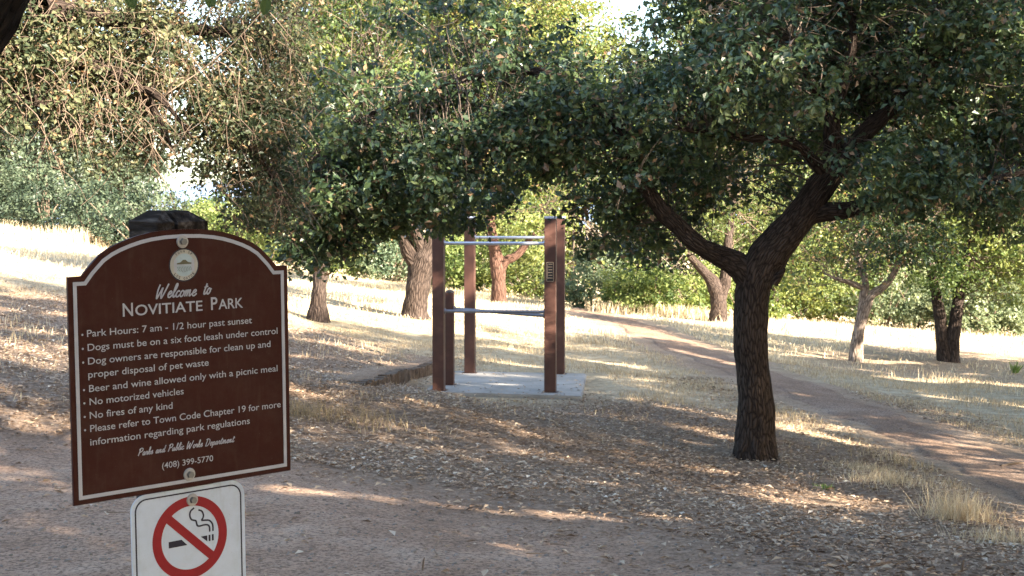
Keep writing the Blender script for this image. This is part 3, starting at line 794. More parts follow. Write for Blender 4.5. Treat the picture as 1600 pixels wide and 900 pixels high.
# --- near trunk in the top left corner, with a leafy twig hanging over the frame
YN = 5.2
tb = ground_pt(-2.55, 5.2)
rootN = empty("oak_tree", tb, "near dark trunk with deeply cracked bark in the top left corner", "tree")
tr = Acc()
lN = [([tb - [0, 0, .1], tb + [0, 0, .8], P(-190, 200, YN), P(-100, 100, YN), P(-42, 25, YN), P(10, -60, YN), P(110, -220, YN)], [.3, .25, .2, .17, .145, .13, .12]),
      ([P(110, -220, YN), P(400, -420, 5), P(800, -600, 4.6)], [.1, .07, .03]), ([P(10, -60, YN), P(0, -300, 5.6), P(60, -600, 6)], [.1, .07, .03])]
lp = []
for k, (q, r) in enumerate(lN):
    q2, r2 = smooth_path(q, r, 8); tube(tr, q2, r2, 16, .05); lp.append(q2)
tw = Acc()
crN = crown([pm(500, -560, 5, .9, 1.0, .4), pm(0, -560, 5.6, .9, 1, .4), pm(900, -640, 4.6, .6, .6, .25), ((-1.3, 4.45, 3.65), (.6, .5, .45), 2.2), ((-1.9, 4.9, 3.15), (.35, .35, .3), 2.2)], .06, .58, 40, .2, np.random.default_rng(5), twigs_from=np.concatenate(lp[1:]), twig_acc=tw, twig_r=.006, cover=2.2)  # last two leaf masses added out of view to shade the corner trunk
tr.build("trunk", M_BARK_DEEP, rootN, smooth=True); tw.build("branches", M_TWIG_DARK, rootN, smooth=True)
# three single leaves that just dip into the frame, on thin hanging twigs
yl = 3.4
for (px, py, w, h, rot) in [(205, -1, 20, 30, .2), (329, 2, 18, 20, -.3), (415, 9, 17, 30, -.25)]:
    c = P(px, py, yl); s = yl / F
    t = np.linspace(0, 1, 9); wd = np.sin(t * np.pi) ** .7 * w * .5 * s
    ax = np.array([math.sin(rot), .1, -math.cos(rot)]); sd = np.array([math.cos(rot), .15, math.sin(rot)])
    row = [c + ax * (tt_ - .5) * h * s for tt_ in t]
    v = np.array([[r_ - sd * q_, r_ + np.array([0, .004, 0]), r_ + sd * q_] for r_, q_ in zip(row, wd)]).reshape(-1, 3)
    f = np.array([[k * 3 + a_, k * 3 + a_ + 1, k * 3 + a_ + 4, k * 3 + a_ + 3] for k in range(8) for a_ in (0, 1)])
    crN.add(v, f, None, .3)
    tp = row[0]
    src = P(450, -430, 5.0)
    many_tubes(tr if False else tw, src[None], ((src + tp) / 2 + [0, 0, .15])[None], tp[None], [.004], [.0012], 8)
tw2 = Acc(); tw2 = tw
for ch in list(rootN.children):
    if ch.name.startswith("branches"):
        bpy.data.objects.remove(ch)
tw.build("branches", M_TWIG_DARK, rootN, smooth=True)
crN.build("crown", M_OAK_LIT, rootN)


SHADE_COVER = 4.2
# --- unseen trees added right of and behind the camera to keep the foreground shaded
def shade_tree(x, y, h, masses, label, seed, leaf=(.15, .62, 40, .5), cover=3.0, mat=None):
    b = ground_pt(x, y)
    limbs = [([b - [0, 0, .1], b + [0, 0, h * .25], b + [.1, .1, h * .5], b + [.1, 0, h * .85]], [.3, .22, .18, .06])]
    for m in masses[:4]:
        c = np.array(m[0]); limbs.append(([b + [0.05, 0.05, h * .35], (b + [0, 0, h * .5] + c) / 2 + [0, 0, -.2], c], [.13, .08, .03]))
    return build_tree("oak_tree", label, b, limbs, masses, leaf, (M_BARK, M_TWIG_DARK, mat or M_OAK), seed=seed, cover=cover, twig_r=.012)


def sm_(x, y, z, rx, ry, rz, d=1.0):
    return ((x, y, z), (rx, ry, rz), d, 0)


SHADE_TREES = [("tall oak added behind the viewer to shade the trail", 6, -3, 13), ("tall shade oak added behind and to the right of the viewer", 6, 2.2, -10), ("broad shade oak added out of view to the right of the trail", 6.5, 7.4, -10),
        ("broad shade oak added out of view right of the leaf litter", 6, 12.6, 17), ("broad shade oak added out of view beyond the right end of the path", 5, 17.6, 14), ("leafy shade oak added out of view right of the path", 0, 21.0, 10.5), ("leafy shade oak added out of view on the slope right of the path", -1.5, 24.5, 9.5), ("round shade oak added out of view on the lower meadow", -4, 24.5, 8.5), ("round shade oak added out of view far down the lower meadow", -4.5, 29, 8.5), ("small shade oak added out of view where the lower meadow ends", -5, 33, 7), ("shade oak added behind the viewer", 4.5, -9, 11), ("shade oak added behind and to the left of the viewer", -2, -10.5, 11), ("shade oak added out of view left of the trail", -8, -8, 10)]
for k, (lab, a_, s_, h) in enumerate(SHADE_TREES):
    x, y = .75 * a_ + .66 * s_, -.66 * a_ + .75 * s_
    z = float(gz(x, y)); w = 2.5
    top = h < 0
    h = abs(h)
    dx, dy = .66, .75
    ms = [sm_(x - dx * 1.3, y - dy * 1.3, z + h * .24, w * .8, w, h * .17), sm_(x + dx * 1.3, y + dy * 1.3, z + h * .30, w * .8, w, h * .17), sm_(x, y, z + h * .47, w, w, h * .17),
          sm_(x - dx, y - dy, z + h * .66, w, w, h * .17), sm_(x + dx * 1.2, y + dy * 1.2, z + h * .62, w * .9, w, h * .17), sm_(x, y, z + h * .84, w * .8, w, h * .15)]
    if top:
        ms += [sm_(x - dx * .5, y - dy * .5, z + 6.0, w, w, 1.6), sm_(x + dx * 2.6, y + dy * 2.6, z + 7.6, 1.7, 1.7, 1.3), sm_(x - dx * 2.6, y - dy * 2.6, z + 7.6, 1.7, 1.7, 1.3)]
        ms += [sm_(x - dx * 1.4, y - dy * 1.4, z + 13.6, w, w, 2.0), sm_(x + dx * 1.4, y + dy * 1.4, z + 13.4, w, w, 2.0), sm_(x, y, z + 15.8, w, w, 1.6)]  # upper leaf tier set apart so sun passes to the twiggy tree
    shade_tree(x, y, h, ms, lab, 41 + k, leaf=(.17, .62, 130, .5), cover=SHADE_COVER)


# --- the tree line that closes the view
TL = [(-60, 58, 12, 2.4, .8, 'd'), (60, 66, 12.5, 3.0, 1, 'd'), (172, 64, 13, 2.4, 1, 'd'), (390, 72, 13, 3.2, .9, 'f'), (520, 70, 13, 4.0, 1.2, 'f'), (640, 72, 14, 4.4, 1.3, 'f'), (770, 74, 14, 4.4, 1.3, 'y'),
      (890, 66, 13, 3.6, 1.1, 'f'), (1010, 70, 13, 3.4, .8, 'b'), (1130, 66, 14, 4.0, 1.3, 'f'), (1250, 70, 14, 4.2, 1.3, 'f'), (1370, 64, 14, 4, 1.3, 'y'), (1480, 68, 15, 4.4, 1.3, 'f'), (1600, 60, 14, 4.2, 1.4, 'y'), (1720, 66, 14, 4.4, 1.3, 'f')]
place = ["at the far left edge", "left of the brown park sign", "just above the brown park sign's left shoulder", "behind the brown park sign's right shoulder", "behind the slim oak with the swollen foot", "behind the thick forked oak",
         "behind the reddish trunked oak", "directly right of the exercise frame", "beyond the bend of the dirt path", "behind the stout grey trunk", "behind the thin dark trunk", "behind the slender pale barked tree", "behind the twin trunked oak", "at the right edge", "past the right edge"]
kindtxt = {'d': "shade darkened green", 'b': "grey green", 'f': "mid green", 'y': "yellow green"}
TOPY = {-60: 90, 60: 120, 172: 190, 390: 300, 520: -60, 640: -120, 770: -120, 890: -60, 1010: 110, 1130: -40, 1250: -120, 1370: -120, 1480: -120, 1600: -120, 1720: -120}
for k, (px, Y, h, rr, sz, kd) in enumerate(TL):
    x = (px - 800) / F * Y
    b = ground_pt(x, Y)
    top = P(px, TOPY[px], Y)[2]
    h = top - b[2]
    rng = np.random.default_rng(100 + k)
    ms = []
    ms.append(((x + rng.normal() * .3, Y - rr * .3, b[2] + h * .05 + .3), (rr * 1.0, rr * .5, max(.7, h * .08)), 1.0, -.1))
    for q in range(5 if h > 6 else 4):
        fz = .22 + .62 * q / 4
        w = rr * (.95 - .4 * abs(fz - .45))
        ms.append(((x + rng.normal() * .25 * rr, Y + rng.normal() * .8, b[2] + h * fz), (w, w * .8, max(1.0, h * .19)), 1.0, rng.normal() * .12))
    limbs = [([b - [0, 0, .2], b + [.2 * rng.normal(), 0, h * .3], b + [.4 * rng.normal(), 0, h * .8]], [.28, .2, .06])]
    for m in ms[2:5]:
        limbs.append(([b + [0, 0, h * .25], (b + [0, 0, h * .3] + np.array(m[0])) / 2, np.array(m[0]) + [rr * .5 * rng.normal(), 0, 0]], [.12, .08, .03]))
    build_tree("background_tree", "%s tree in the far tree line %s" % (kindtxt[kd], place[k]), b, limbs, ms, (.2, .62, 34, .6),
               (M_BARK_FAR, M_TWIG_DARK, {'d': M_SHADE_LEAF, 'b': M_BLUE, 'f': M_FAR, 'y': M_YELLOW}[kd]), group="trees closing the view", seed=200 + k, n=8, cover=3.4 if px < 200 else 2.6, twig_r=.02, shade=(.0, .95))

# --- shrubs along the far edge of the meadow
SH = [(-10, 372, 58, 1.6, 'd', "shade darkened green shrub at the far left edge of the meadow"), (75, 362, 56, 1.7, 'd', "shade darkened green shrub second from the left edge"), (150, 374, 52, 1.5, 'd', "shade darkened green shrub left of the sign post"),
      (220, 380, 50, 1.5, 'd', "shade darkened green shrub directly behind the sign post"), (330, 402, 54, 1.5, 'y', "pale green shrub right of the sign post top"), (400, 412, 56, 1.5, 'y', "pale green shrub between sign and slim oak"),
      (560, 438, 60, 1.5, 'y', "bright green shrub between the slim oak and the forked oak"), (620, 446, 59, 1.3, 'b', "grey green shrub left of the forked oak"), (700, 456, 59, 1.5, 'y', "bright green shrub between the frame's left posts"),
      (745, 462, 60, 1.3, 'y', "bright green shrub left of the reddish trunk"), (820, 470, 58, 1.7, 'f', "green shrub right of the reddish trunk"), (905, 478, 52, 1.4, 'b', "blue green shrub at the right post of the frame"),
      (970, 492, 50, 1.1, 'y', "yellow green shrub at the bend of the path"), (1030, 496, 49, 1.1, 'y', "yellow shrub standing right of the path's bend"), (1085, 500, 50, 1.2, 'y', "yellow green shrub left of the stout grey trunk"),
      (1165, 508, 52, 1.3, 'y', "olive shrub behind the big oak's trunk"), (1250, 516, 54, 1.2, 'f', "olive shrub right of the thin dark trunk"), (1305, 520, 54, 1.2, 'f', "olive shrub left of the slender pale tree"),
      (1385, 528, 52, 1.3, 'p', "pale grey green shrub right of the slender pale tree"), (1440, 532, 52, 1.3, 'p', "pale grey green shrub left of the twin trunks"), (1540, 538, 50, 1.4, 'p', "grey green shrub right of the twin trunks"), (1610, 540, 50, 1.5, 'p', "grey green shrub at the far right edge")]
for k, (px, py, Y, rr, kd, lab) in enumerate(SH):
    x = (px - 800) / F * Y
    b = ground_pt(x, Y)
    rng = np.random.default_rng(300 + k)
    root = empty("shrub", b, lab, "shrub", "shrubs edging the meadow")
    ms = [((b[0] + rng.normal() * .5, b[1] + rng.normal() * .3, b[2] + rr * .55), (rr, rr * .8, rr * .62), 1, rng.normal() * .1),
          ((b[0] + rng.normal() * .7, b[1] + .3, b[2] + rr * 1.0), (rr * .7, rr * .7, rr * .6), 1, rng.normal() * .1),
          ((b[0] + rng.normal() * .9, b[1] - .4, b[2] + rr * .35), (rr * .6, rr * .5, rr * .4), 1, rng.normal() * .1)]
    st = Acc()
    for q in range(6):
        e = b + [rng.normal() * rr * .5, rng.normal() * .4, rr * rng.uniform(.7, 1.3)]
        tube(st, *smooth_path([b + [rng.normal() * .15, 0, -.05], (b + e) / 2 + rng.normal(size=3) * .1, e], [.03, .02, .008], 4), 5)
    tw = Acc()
    cr = crown(ms, .14, .6, 30, .3, rng, cover=3.0, shade=(.1, .95), dead=.02, shell=.6)
    cr.build("foliage", {'d': M_SHADE_LEAF, 'p': M_PALE, 'b': M_BLUE, 'f': M_FAR, 'y': M_YELLOW}[kd], root)
    st.build("stem", M_TWIG, root)

# ------------------------------------------------------------------ ground cover
# fallen leaves
rng = np.random.default_rng(50)
n = 330000
yy = 4.5 + (25 - 4.5) * rng.random(n) ** .9
xx = (rng.random(n) * 2 - 1) * (yy * .40 + .6) + .02
sd = signed_dist(LITTER_POLY, xx, yy); sdp = signed_dist(PATH_POLY, xx, yy); sdt = signed_dist(TRAIL_POLY, xx, yy)
patch = .5 + .5 * np.sin(xx * 1.3 + 1.1 * np.sin(yy * .9)) * np.sin(yy * 1.1 + .8 * np.sin(xx * 1.7))
prob = 1 / (1 + np.exp(-(sd + .4 * np.sin(xx * 2 + yy)) * 2.5)) * (.45 + .55 * patch)
prob = np.maximum(prob, .8 * np.exp(-((sdp + .5) / .55) ** 2) * (yy < 22))
drift = .5 + .5 * np.sin(xx * 4.1 + 2 * np.sin(yy * 2.3)) * np.sin(yy * 3.7 + 2 * np.sin(xx * 1.9))
prob *= .45 + .75 * drift
prob *= np.where(sdt > -.1, np.clip(.30 - sdt * .3, .035, .4), 1) * np.where(sdp > .05, .05, 1)
keep = rng.random(n) < prob * .62
xx, yy = xx[keep], yy[keep]
acc = Acc()
c = np.stack([xx, yy, gz(xx, yy) + rng.uniform(.004, .022, len(xx))], 1)
lt = np.clip(rng.beta(2.2, 2.0, len(xx)) + .12 * np.sin(xx * .9 + yy * 1.3), 0, 1)
near = rng.random(len(xx))
add_leaves(acc, c, .044 * rng.choice([.6, .85, 1, 1.25], len(c)), .5, lt, up=3.2, rng=rng, curl=.16)
# leaves blown onto the slab, and fine twigs among the litter
lx = rng.uniform(-1.0, .95, 150); ly = 18.5 + 2.7 * rng.random(150) ** 1.5
add_leaves(acc, np.stack([lx, ly, np.full(150, EYE - 2.31 + .006)], 1), .044, .5, rng.uniform(.2, .9, 150), up=3.0, rng=rng)
kx = rng.integers(0, len(xx), 1500)
p0 = np.stack([xx[kx], yy[kx], gz(xx[kx], yy[kx]) + .012], 1)
p2 = p0 + np.stack([rng.normal(size=1500) * .09, rng.normal(size=1500) * .09, rng.uniform(-.004, .02, 1500)], 1)
many_tubes(acc, p0, (p0 + p2) / 2 + rng.normal(size=p0.shape) * [.012, .012, .004], p2, np.full(1500, .0035), np.full(1500, .0015), 3, tint=.15)
tag(acc.build("leaf_litter", M_LITTER), "dry curled oak leaves scattered over the ground under the trees", "fallen leaves", kind='stuff')


def blades(acc, x, y, h, w, tint, rng, lean=.35):
    n = len(x)
    z = gz(x, y) - .005
    b = np.stack([x, y, z], 1)
    an = rng.uniform(0, np.pi, n)
    s = np.stack([np.cos(an), np.sin(an), np.zeros(n)], 1) * w[:, None] * .5
    d = np.stack([rng.normal(size=n) * lean, rng.normal(size=n) * lean, np.ones(n)], 1)
    d /= np.linalg.norm(d, axis=1)[:, None]
    t = b + d * h[:, None]
    m = b + d * h[:, None] * .55; m[:, 2] += h * .05
    v = np.stack([b - s, b + s, m + s * .7, m - s * .7, t], 1).reshape(-1, 3)
    k = np.arange(n) * 5
    acc.add(v, np.stack([k, k + 1, k + 2, k + 3], 1), None, tint)
    acc.add(np.zeros((0, 3)), np.zeros((0, 3), int), None, .5)
    acc.v.append(v.reshape(n, 5, 3)[:, [3, 2, 4]].reshape(-1, 3)); acc.vattr.append(np.zeros((n * 3, 3)))
    acc.f.append(np.arange(n * 3).reshape(n, 3) + acc.n); acc.fattr.append(np.asarray(tint)); acc.n += n * 3


def grass_field(n, y0, y1, hmin, hmax, w, seed, tl=(.1, .9)):
    rng = np.random.default_rng(seed)
    yy = y0 + (y1 - y0) * rng.random(n)
    xx = (rng.random(n) * 2 - 1) * (yy * .38 + .5)
    sd = signed_dist(LITTER_POLY, xx, yy); sdp = signed_dist(PATH_POLY, xx, yy); sdt = signed_dist(TRAIL_POLY, xx, yy)
    cl = .5 + .5 * np.sin(xx * 2.3 + 2 * np.sin(yy * .7)) * np.sin(yy * 1.9 + 1.5 * np.sin(xx * 1.1))
    pr = np.where(sd > 0, np.maximum(np.exp(-sd * 1.2) * .3, .10 * (cl > .6) * (xx < 0)), 1.0) * (.25 + .75 * cl) * (sdp < -.12) * (sdt < -.2) * np.where(signed_dist(SHADE_POLY, xx, yy) > 0, .15, 1)
    # keep the slab clear
    pr *= ~((np.abs(xx - .05) < 1.35) & (yy > 18.2) & (yy < 21.6))
    k = rng.random(n) < pr
    xx, yy, cl = xx[k], yy[k], cl[k]
    a = Acc()
    blades(a, xx, yy, rng.uniform(hmin, hmax, len(xx)) * (.5 + .8 * cl), np.full(len(xx), w) * rng.uniform(.6, 1.3, len(xx)), np.clip(rng.uniform(*tl, len(xx)) + .1 * (cl - .5), 0, 1), rng)
    return a


g1 = grass_field(140000, 12, 30, .03, .095, .008, 61)
g2 = grass_field(110000, 28, 66, .06, .17, .02, 62, (.6, 1))
acc = Acc()
for g in (g1, g2):
    for v_, f_, va_, fa_ in zip(g.v, g.f, g.vattr, g.fattr):
        pass
g1.v += g2.v; g1.f += [f + g1.n for f in g2.f]; g1.vattr += g2.vattr; g1.fattr += g2.fattr; g1.n += g2.n
# tall pale stalks along the field edge at left, round the stout grey trunk and along the hedge
rng = np.random.default_rng(63)
ex, ey, eh = [], [], []
for (px0, py0, px1, py1, n, h0, h1) in [(-20, 372, 190, 384, 900, .25, .7), (930, 486, 1150, 505, 1300, .18, .5), (1150, 512, 1620, 540, 700, .2, .45), (560, 452, 900, 478, 500, .15, .4), (-20, 500, 110, 540, 160, .05, .16), (450, 530, 640, 560, 220, .05, .15), (1420, 590, 1600, 620, 200, .1, .3)]:
    A_, B_ = G(px0, py0), G(px1, py1)
    t = rng.random(n)
    q = A_[None] * (1 - t)[:, None] + B_[None] * t[:, None]
    ex.append(q[:, 0] + rng.normal(size=n) * .3); ey.append(q[:, 1] + rng.normal(size=n) * .7); eh.append(rng.uniform(h0, h1, n))
ex, ey, eh = map(np.concatenate, (ex, ey, eh))
blades(g1, ex, ey, eh, np.where(ey > 30, .022, .010), rng.uniform(.4, 1, len(ex)), rng, .22)
tag(g1.build("dry_grass", M_GRASS), "short dry straw coloured grass covering the meadow", "grass", kind='stuff')


def tuft(px, py, n, h, spread, label, name="grass_tuft", mat=None, tl=(.5, 1), cat="grass tuft", grp=None, seed=1, w=.006):
    rng = np.random.default_rng(seed)
    b = G(px, py)
    a = Acc()
    x = b[0] + rng.normal(size=n) * spread; y = b[1] + rng.normal(size=n) * spread
    blades(a, x, y, rng.uniform(h * .4, h, n), np.full(n, w), rng.uniform(*tl, n), rng, .45)
    o = a.build(name, mat or M_GRASS, origin=b)
    tag(o, label, cat, grp)


tuft(1500, 815, 520, .30, .13, "tall pale dry grass tuft at the lower right beside the path", seed=71, grp="dry grass tufts")
tuft(1390, 755, 420, .16, .2, "low pale grass tuft on the leaf litter right of the big oak", seed=72, grp="dry grass tufts")
tuft(1570, 850, 320, .16, .16, "pale grass tuft lowest on the right edge", seed=73, grp="dry grass tufts")
tuft(1350, 735, 240, .12, .16, "short pale grass tuft closest to the big oak's foot", seed=74, grp="dry grass tufts")
tuft(545, 655, 380, .16, .3, "greenish grass tuft in the leaves right of the brown sign", seed=75, grp="dry grass tufts", tl=(0, .4))
tuft(470, 650, 260, .18, .14, "greenish grass tuft touching the brown sign's right edge", seed=76, grp="dry grass tufts", tl=(0, .4))
M_WEED = leaf_mat("weed_leaf", [(0, (.06, .12, .03)), (1, (.16, .22, .06))], .4)
tuft(1288, 766, 60, .07, .035, "small bright green weed in the leaf litter", name="weed", mat=M_WEED, cat="weed", tl=(0, 1), seed=77, w=.012)
tuft(1585, 583, 40, .36, .05, "upright pale green weed on the grass at the right edge", name="weed", mat=M_WEED, cat="weed", tl=(.4, 1), seed=78, w=.03)

# fallen sticks
for k, (p0, p1, r, lab) in enumerate([((1564, 731), (1602, 726), .016, "pale bare stick lying on the dirt path at right"), ((1168, 838), (1196, 832), .007, "thin pale stick on the trail below the big oak"), ((1502, 898), (1506, 886), .007, "short upright twig at the bottom right edge"),
                                      ((660, 893), (661, 884), .005, "tiny pale twig standing on the trail at bottom centre")]):
    A_, B_ = G(*p0), G(*p1)
    if k >= 2:
        B_ = A_ + np.array([.01, .0, .06])
    mid = (A_ + B_) / 2 + [0, 0, .012]
    a = Acc(); tube(a, *smooth_path([A_ + [0, 0, r], mid + [0, 0, r], B_ + [0, 0, r]], [r, r * .9, r * .5], 5), 7, .06)
    tag(a.build("stick", M_TWIG, smooth=True, origin=A_), lab, "stick")

# small stones on the trail
rng = np.random.default_rng(90)
acc = Acc()
for _ in range(900):
    px, py = rng.uniform(-20, 1400), rng.uniform(740, 905)
    d = ray(px, py); Yg = (EYE + .05) / (-d[2] / d[1])
    x, y = d[0] / d[1] * Yg, Yg
    r = rng.uniform(.003, .012) * (1.6 if rng.random() < .08 else 1)
    th = np.linspace(0, 2 * np.pi, 7)[:-1]
    v = [[x + r * 1.3 * math.cos(t) * rng.uniform(.8, 1.2), y + r * math.sin(t) * rng.uniform(.8, 1.2), float(gz(x, y)) - .003] for t in th]
    v += [[x + r * .8 * math.cos(t) * rng.uniform(.8, 1.2), y + r * .7 * math.sin(t), float(gz(x, y)) + r * rng.uniform(.5, .9)] for t in th]
    f4 = [[q, (q + 1) % 6, 6 + (q + 1) % 6, 6 + q] for q in range(6)]
    acc.add(v, f4); acc.add(v[6:], np.array([[0, 1, 2, 3], [0, 3, 4, 5]]))
tag(acc.build("gravel", noise_mat("pebble", [(.3, (.10, .085, .07)), (.7, (.34, .29, .25))], scale=6, bump=0)), "small loose pebbles scattered on the dirt trail", "pebbles", kind='stuff')


# ------------------------------------------------------------------ bmesh helpers for built things
def bm_obj(name, bm, mat, parent=None, mats=None, loc=None):
    me = bpy.data.meshes.new(name)
    bmesh.ops.recalc_face_normals(bm, faces=bm.faces)
    bm.to_mesh(me); bm.free()
    for m in (mats or [mat]): me.materials.append(m)
    o = bpy.data.objects.new(name, me)
    COL.objects.link(o)
    if parent is not None: o.parent = parent
    if loc is not None: o.location = loc
    return o


def bm_box(bm, x0, x1, y0, y1, z0, z1, bev=0.0, M=None):
    r = bmesh.ops.create_cube(bm, size=1)
    vs = r['verts']
    for v in vs:
        v.co = Vector(((x0 + x1) / 2 + v.co.x * (x1 - x0), (y0 + y1) / 2 + v.co.y * (y1 - y0), (z0 + z1) / 2 + v.co.z * (z1 - z0)))
    if bev:
        es = list({e for v in vs for e in v.link_edges})
        g = bmesh.ops.bevel(bm, geom=es, offset=bev, segments=2, affect='EDGES', profile=.6)
        vs = list({v for f in g['faces'] for v in f.verts} | {v for v in vs if v.is_valid})
    if M is not None:
        bmesh.ops.transform(bm, matrix=M, verts=[v for v in vs if v.is_valid])
    return vs


def bm_cyl(bm, p0, p1, r, n=14, r2=None):
    p0, p1 = Vector(p0), Vector(p1)
    d = p1 - p0
    M = Matrix.Translation((p0 + p1) / 2) @ d.to_track_quat('Z', 'Y').to_matrix().to_4x4()
    bmesh.ops.create_cone(bm, cap_ends=True, segments=n, radius1=r, radius2=r if r2 is None else r2, depth=d.length, matrix=M)


# ------------------------------------------------------------------ exercise frame on its slab
M_STEEL = noise_mat("brown_painted_steel", [(.25, (.044, .019, .014)), (.55, (.068, .030, .021)), (.75, (.105, .053, .037))], scale=5, detail=10, bump=.08, bscale=120, rough=.55, spec=.35, dist=.002)
M_GALV = flat_mat("galvanised_steel", (.50, .52, .56), rough=.35, metallic=.8, spec=.5)
M_BARDARK = flat_mat("dull_dark_steel", (.20, .20, .22), rough=.45, metallic=.6, spec=.5)
M_CAP = flat_mat("blue_grey_cap", (.36, .40, .50), rough=.4, spec=.5)
M_BLACK = flat_mat("black_plate", (.02, .019, .018), rough=.5)
M_TAN = flat_mat("tan_print", (.42, .30, .20), rough=.6)
M_CONC = noise_mat("slab_concrete", [(.3, (.20, .182, .155)), (.5, (.285, .262, .225)), (.7, (.35, .325, .285))], scale=2.2, detail=9, bump=.25, bscale=60, rough=.9, dist=.004)

PADZ = EYE - 2.31
th = math.radians(-7)
fr = empty("pull_up_frame", (-.1, 20.06, PADZ), "brown steel pull up frame with silver bars standing on a concrete slab", "exercise frame")
fr.rotation_euler = (0, 0, th)
W2 = .076
cyl_posts = {'fl': (-.742, -1.1, 2.31), 'fr': (.745, -1.1, 2.31), 'bl': (-.66, 1.1, 2.31), 'br': (.668, 1.1, 2.31)}
for kx, (x, y, h) in cyl_posts.items():
    bm = bmesh.new()
    bm_box(bm, x - W2, x + W2, y - W2, y + W2, .004, h - .03, .008)
    bm_box(bm, x - W2 - .03, x + W2 + .03, y - W2 - .03, y + W2 + .03, .001, .003)
    post = bm_obj("post", bm, M_STEEL, fr)
    bm = bmesh.new()
    bm_box(bm, x - W2 - .004, x + W2 + .004, y - W2 - .004, y + W2 + .004, h - .031, h, .008)
    bm_obj("post_cap", bm, M_CAP, post)
bm = bmesh.new()
sx, sy = -.70, -.46
bm_box(bm, sx - .056, sx + .056, sy - .056, sy + .056, .004, 1.27, .008)
bm_box(bm, sx - .08, sx + .08, sy - .08, sy + .08, .001, .003)
sp = bm_obj("short_post", bm, M_STEEL, fr)
bm = bmesh.new()
bmesh.ops.create_uvsphere(bm, u_segments=14, v_segments=8, radius=.062, matrix=Matrix.Translation((sx, sy, 1.27)) @ Matrix.Diagonal((1, 1, .62, 1)))
bm_obj("dome_cap", bm, M_BLACK, sp)
for (a_, b_, r) in [((-.742 + W2, -1.1, 1.955), (.745 - W2, -1.1, 1.955), .023), ((-.66 + W2, 1.1, 2.0), (.668 - W2, 1.1, 2.0), .021),
                    ((-.742 + W2, -1.1, 1.055), (.745 - W2, -1.1, 1.055), .023), ((sx + .056, sy, 1.045), (.745 - W2, -1.05, 1.0), .023)]:
    bm = bmesh.new()
    bm_cyl(bm, a_, b_, r)
    d = (Vector(b_) - Vector(a_)).normalized()
    bm_cyl(bm, a_, Vector(a_) + d * .015, r * 1.7)
    bm_cyl(bm, Vector(b_) - d * .015, b_, r * 1.7)
    bm_obj("bar", bm, M_GALV if a_[2] > 1.5 else M_BARDARK, fr)
# instruction plate on the right front post
bm = bmesh.new()
px_, py_ = .745, -1.1 - W2
bm_box(bm, px_ - .052, px_ + .052, py_ - .006, py_ - .0005, 1.455, 1.715, .002)
pl = bm_obj("instruction_plate", bm, M_BLACK, fr)
bm = bmesh.new()
for (x0, x1, z0, z1) in [(-.048, .048, 1.705, 1.711), (-.048, .048, 1.459, 1.465), (-.048, -.042, 1.466, 1.704), (.042, .048, 1.466, 1.704)]:
    bm_box(bm, px_ + x0, px_ + x1, py_ - .008, py_ - .0063, z0, z1)
for q in range(6):
    z = 1.50 + q * .036
    bm_box(bm, px_ - (.018 if q % 2 else .03), px_ + .032, py_ - .008, py_ - .0063, z, z + .010)
bm_box(bm, px_ - .034, px_ - .028, py_ - .008, py_ - .0063, 1.49, 1.69)
bm_obj("plate_print", bm, M_TAN, pl)

# slab
slab_px = [(670, 611), (906, 621), (914, 586), (700, 582)]
sl = []
for (px, py) in slab_px:
    d = ray(px, py); Y = (EYE - PADZ) / (-d[2] / d[1]); sl.append((d[0] / d[1] * Y, Y))
sl = np.array([(-1.18, 18.92), (.90, 18.42), (1.10, 21.10), (-.92, 21.48)])
slab = empty("concrete_slab", (0, 20, PADZ), "light grey concrete slab under the brown pull up frame", "slab")
bm = bmesh.new()
vb = [bm.verts.new((x, y - 20, -.12)) for x, y in sl]; vt = [bm.verts.new((x, y - 20, 0)) for x, y in sl]
top = bm.faces.new(vt); bm.faces.new(vb[::-1])
for q in range(4):
    bm.faces.new((vb[q], vb[(q + 1) % 4], vt[(q + 1) % 4], vt[q]))
bmesh.ops.bevel(bm, geom=list(top.edges), offset=.015, segments=2, affect='EDGES')
o = bm_obj("concrete_slab", bm, M_CONC)
o.location = slab.location
for k_ in ('label', 'category'): o[k_] = slab[k_]
bpy.data.objects.remove(slab)
o.name = "concrete_slab"

# low edging of upright wooden blocks left of the frame
edge_px = [(560, 590), (600, 586), (630, 583), (655, 577), (676, 570), (690, 562)]
ep = np.array([G(px, py + 12) for px, py in edge_px])
q, _rad_ = smooth_path(ep, np.ones(len(ep)), 12)
ln = np.concatenate([[0], np.cumsum(np.linalg.norm(np.diff(q, axis=0), axis=1))])
bm = bmesh.new()
rng = np.random.default_rng(95)
s = 0
while s < ln[-1] - .12:
    w = rng.uniform(.09, .15)
    c = np.array([np.interp(s + w / 2, ln, q[:, k]) for k in range(3)])
    d = np.array([np.interp(min(s + w, ln[-1]), ln, q[:, k]) for k in range(2)]) - np.array([np.interp(s, ln, q[:, k]) for k in range(2)])
    a_ = math.atan2(d[1], d[0])
    z = c[2]
    t = s / ln[-1]
    hh = .03 + .12 * min(1, t * 2.0) + rng.normal() * .01
    bm_box(bm, -w / 2 + .006, w / 2 - .006, -.07, .07, -.10, hh, .012, M=Matrix.Translation((c[0], c[1], z)) @ Matrix.Rotation(a_ + rng.normal() * .05, 4, 'Z') @ Matrix.Rotation(rng.normal() * .04, 4, 'Y'))
    s += w
b0 = Vector(ep[0])
bmesh.ops.translate(bm, verts=bm.verts, vec=-b0)
o = bm_obj("block_edging", bm, noise_mat("weathered_block", [(.3, (.045, .032, .023)), (.7, (.16, .115, .08))], scale=9, bump=.8, bscale=30, dist=.01), loc=b0)
tag(o, "low curved edging of upright weathered blocks left of the pull up frame", "edging")
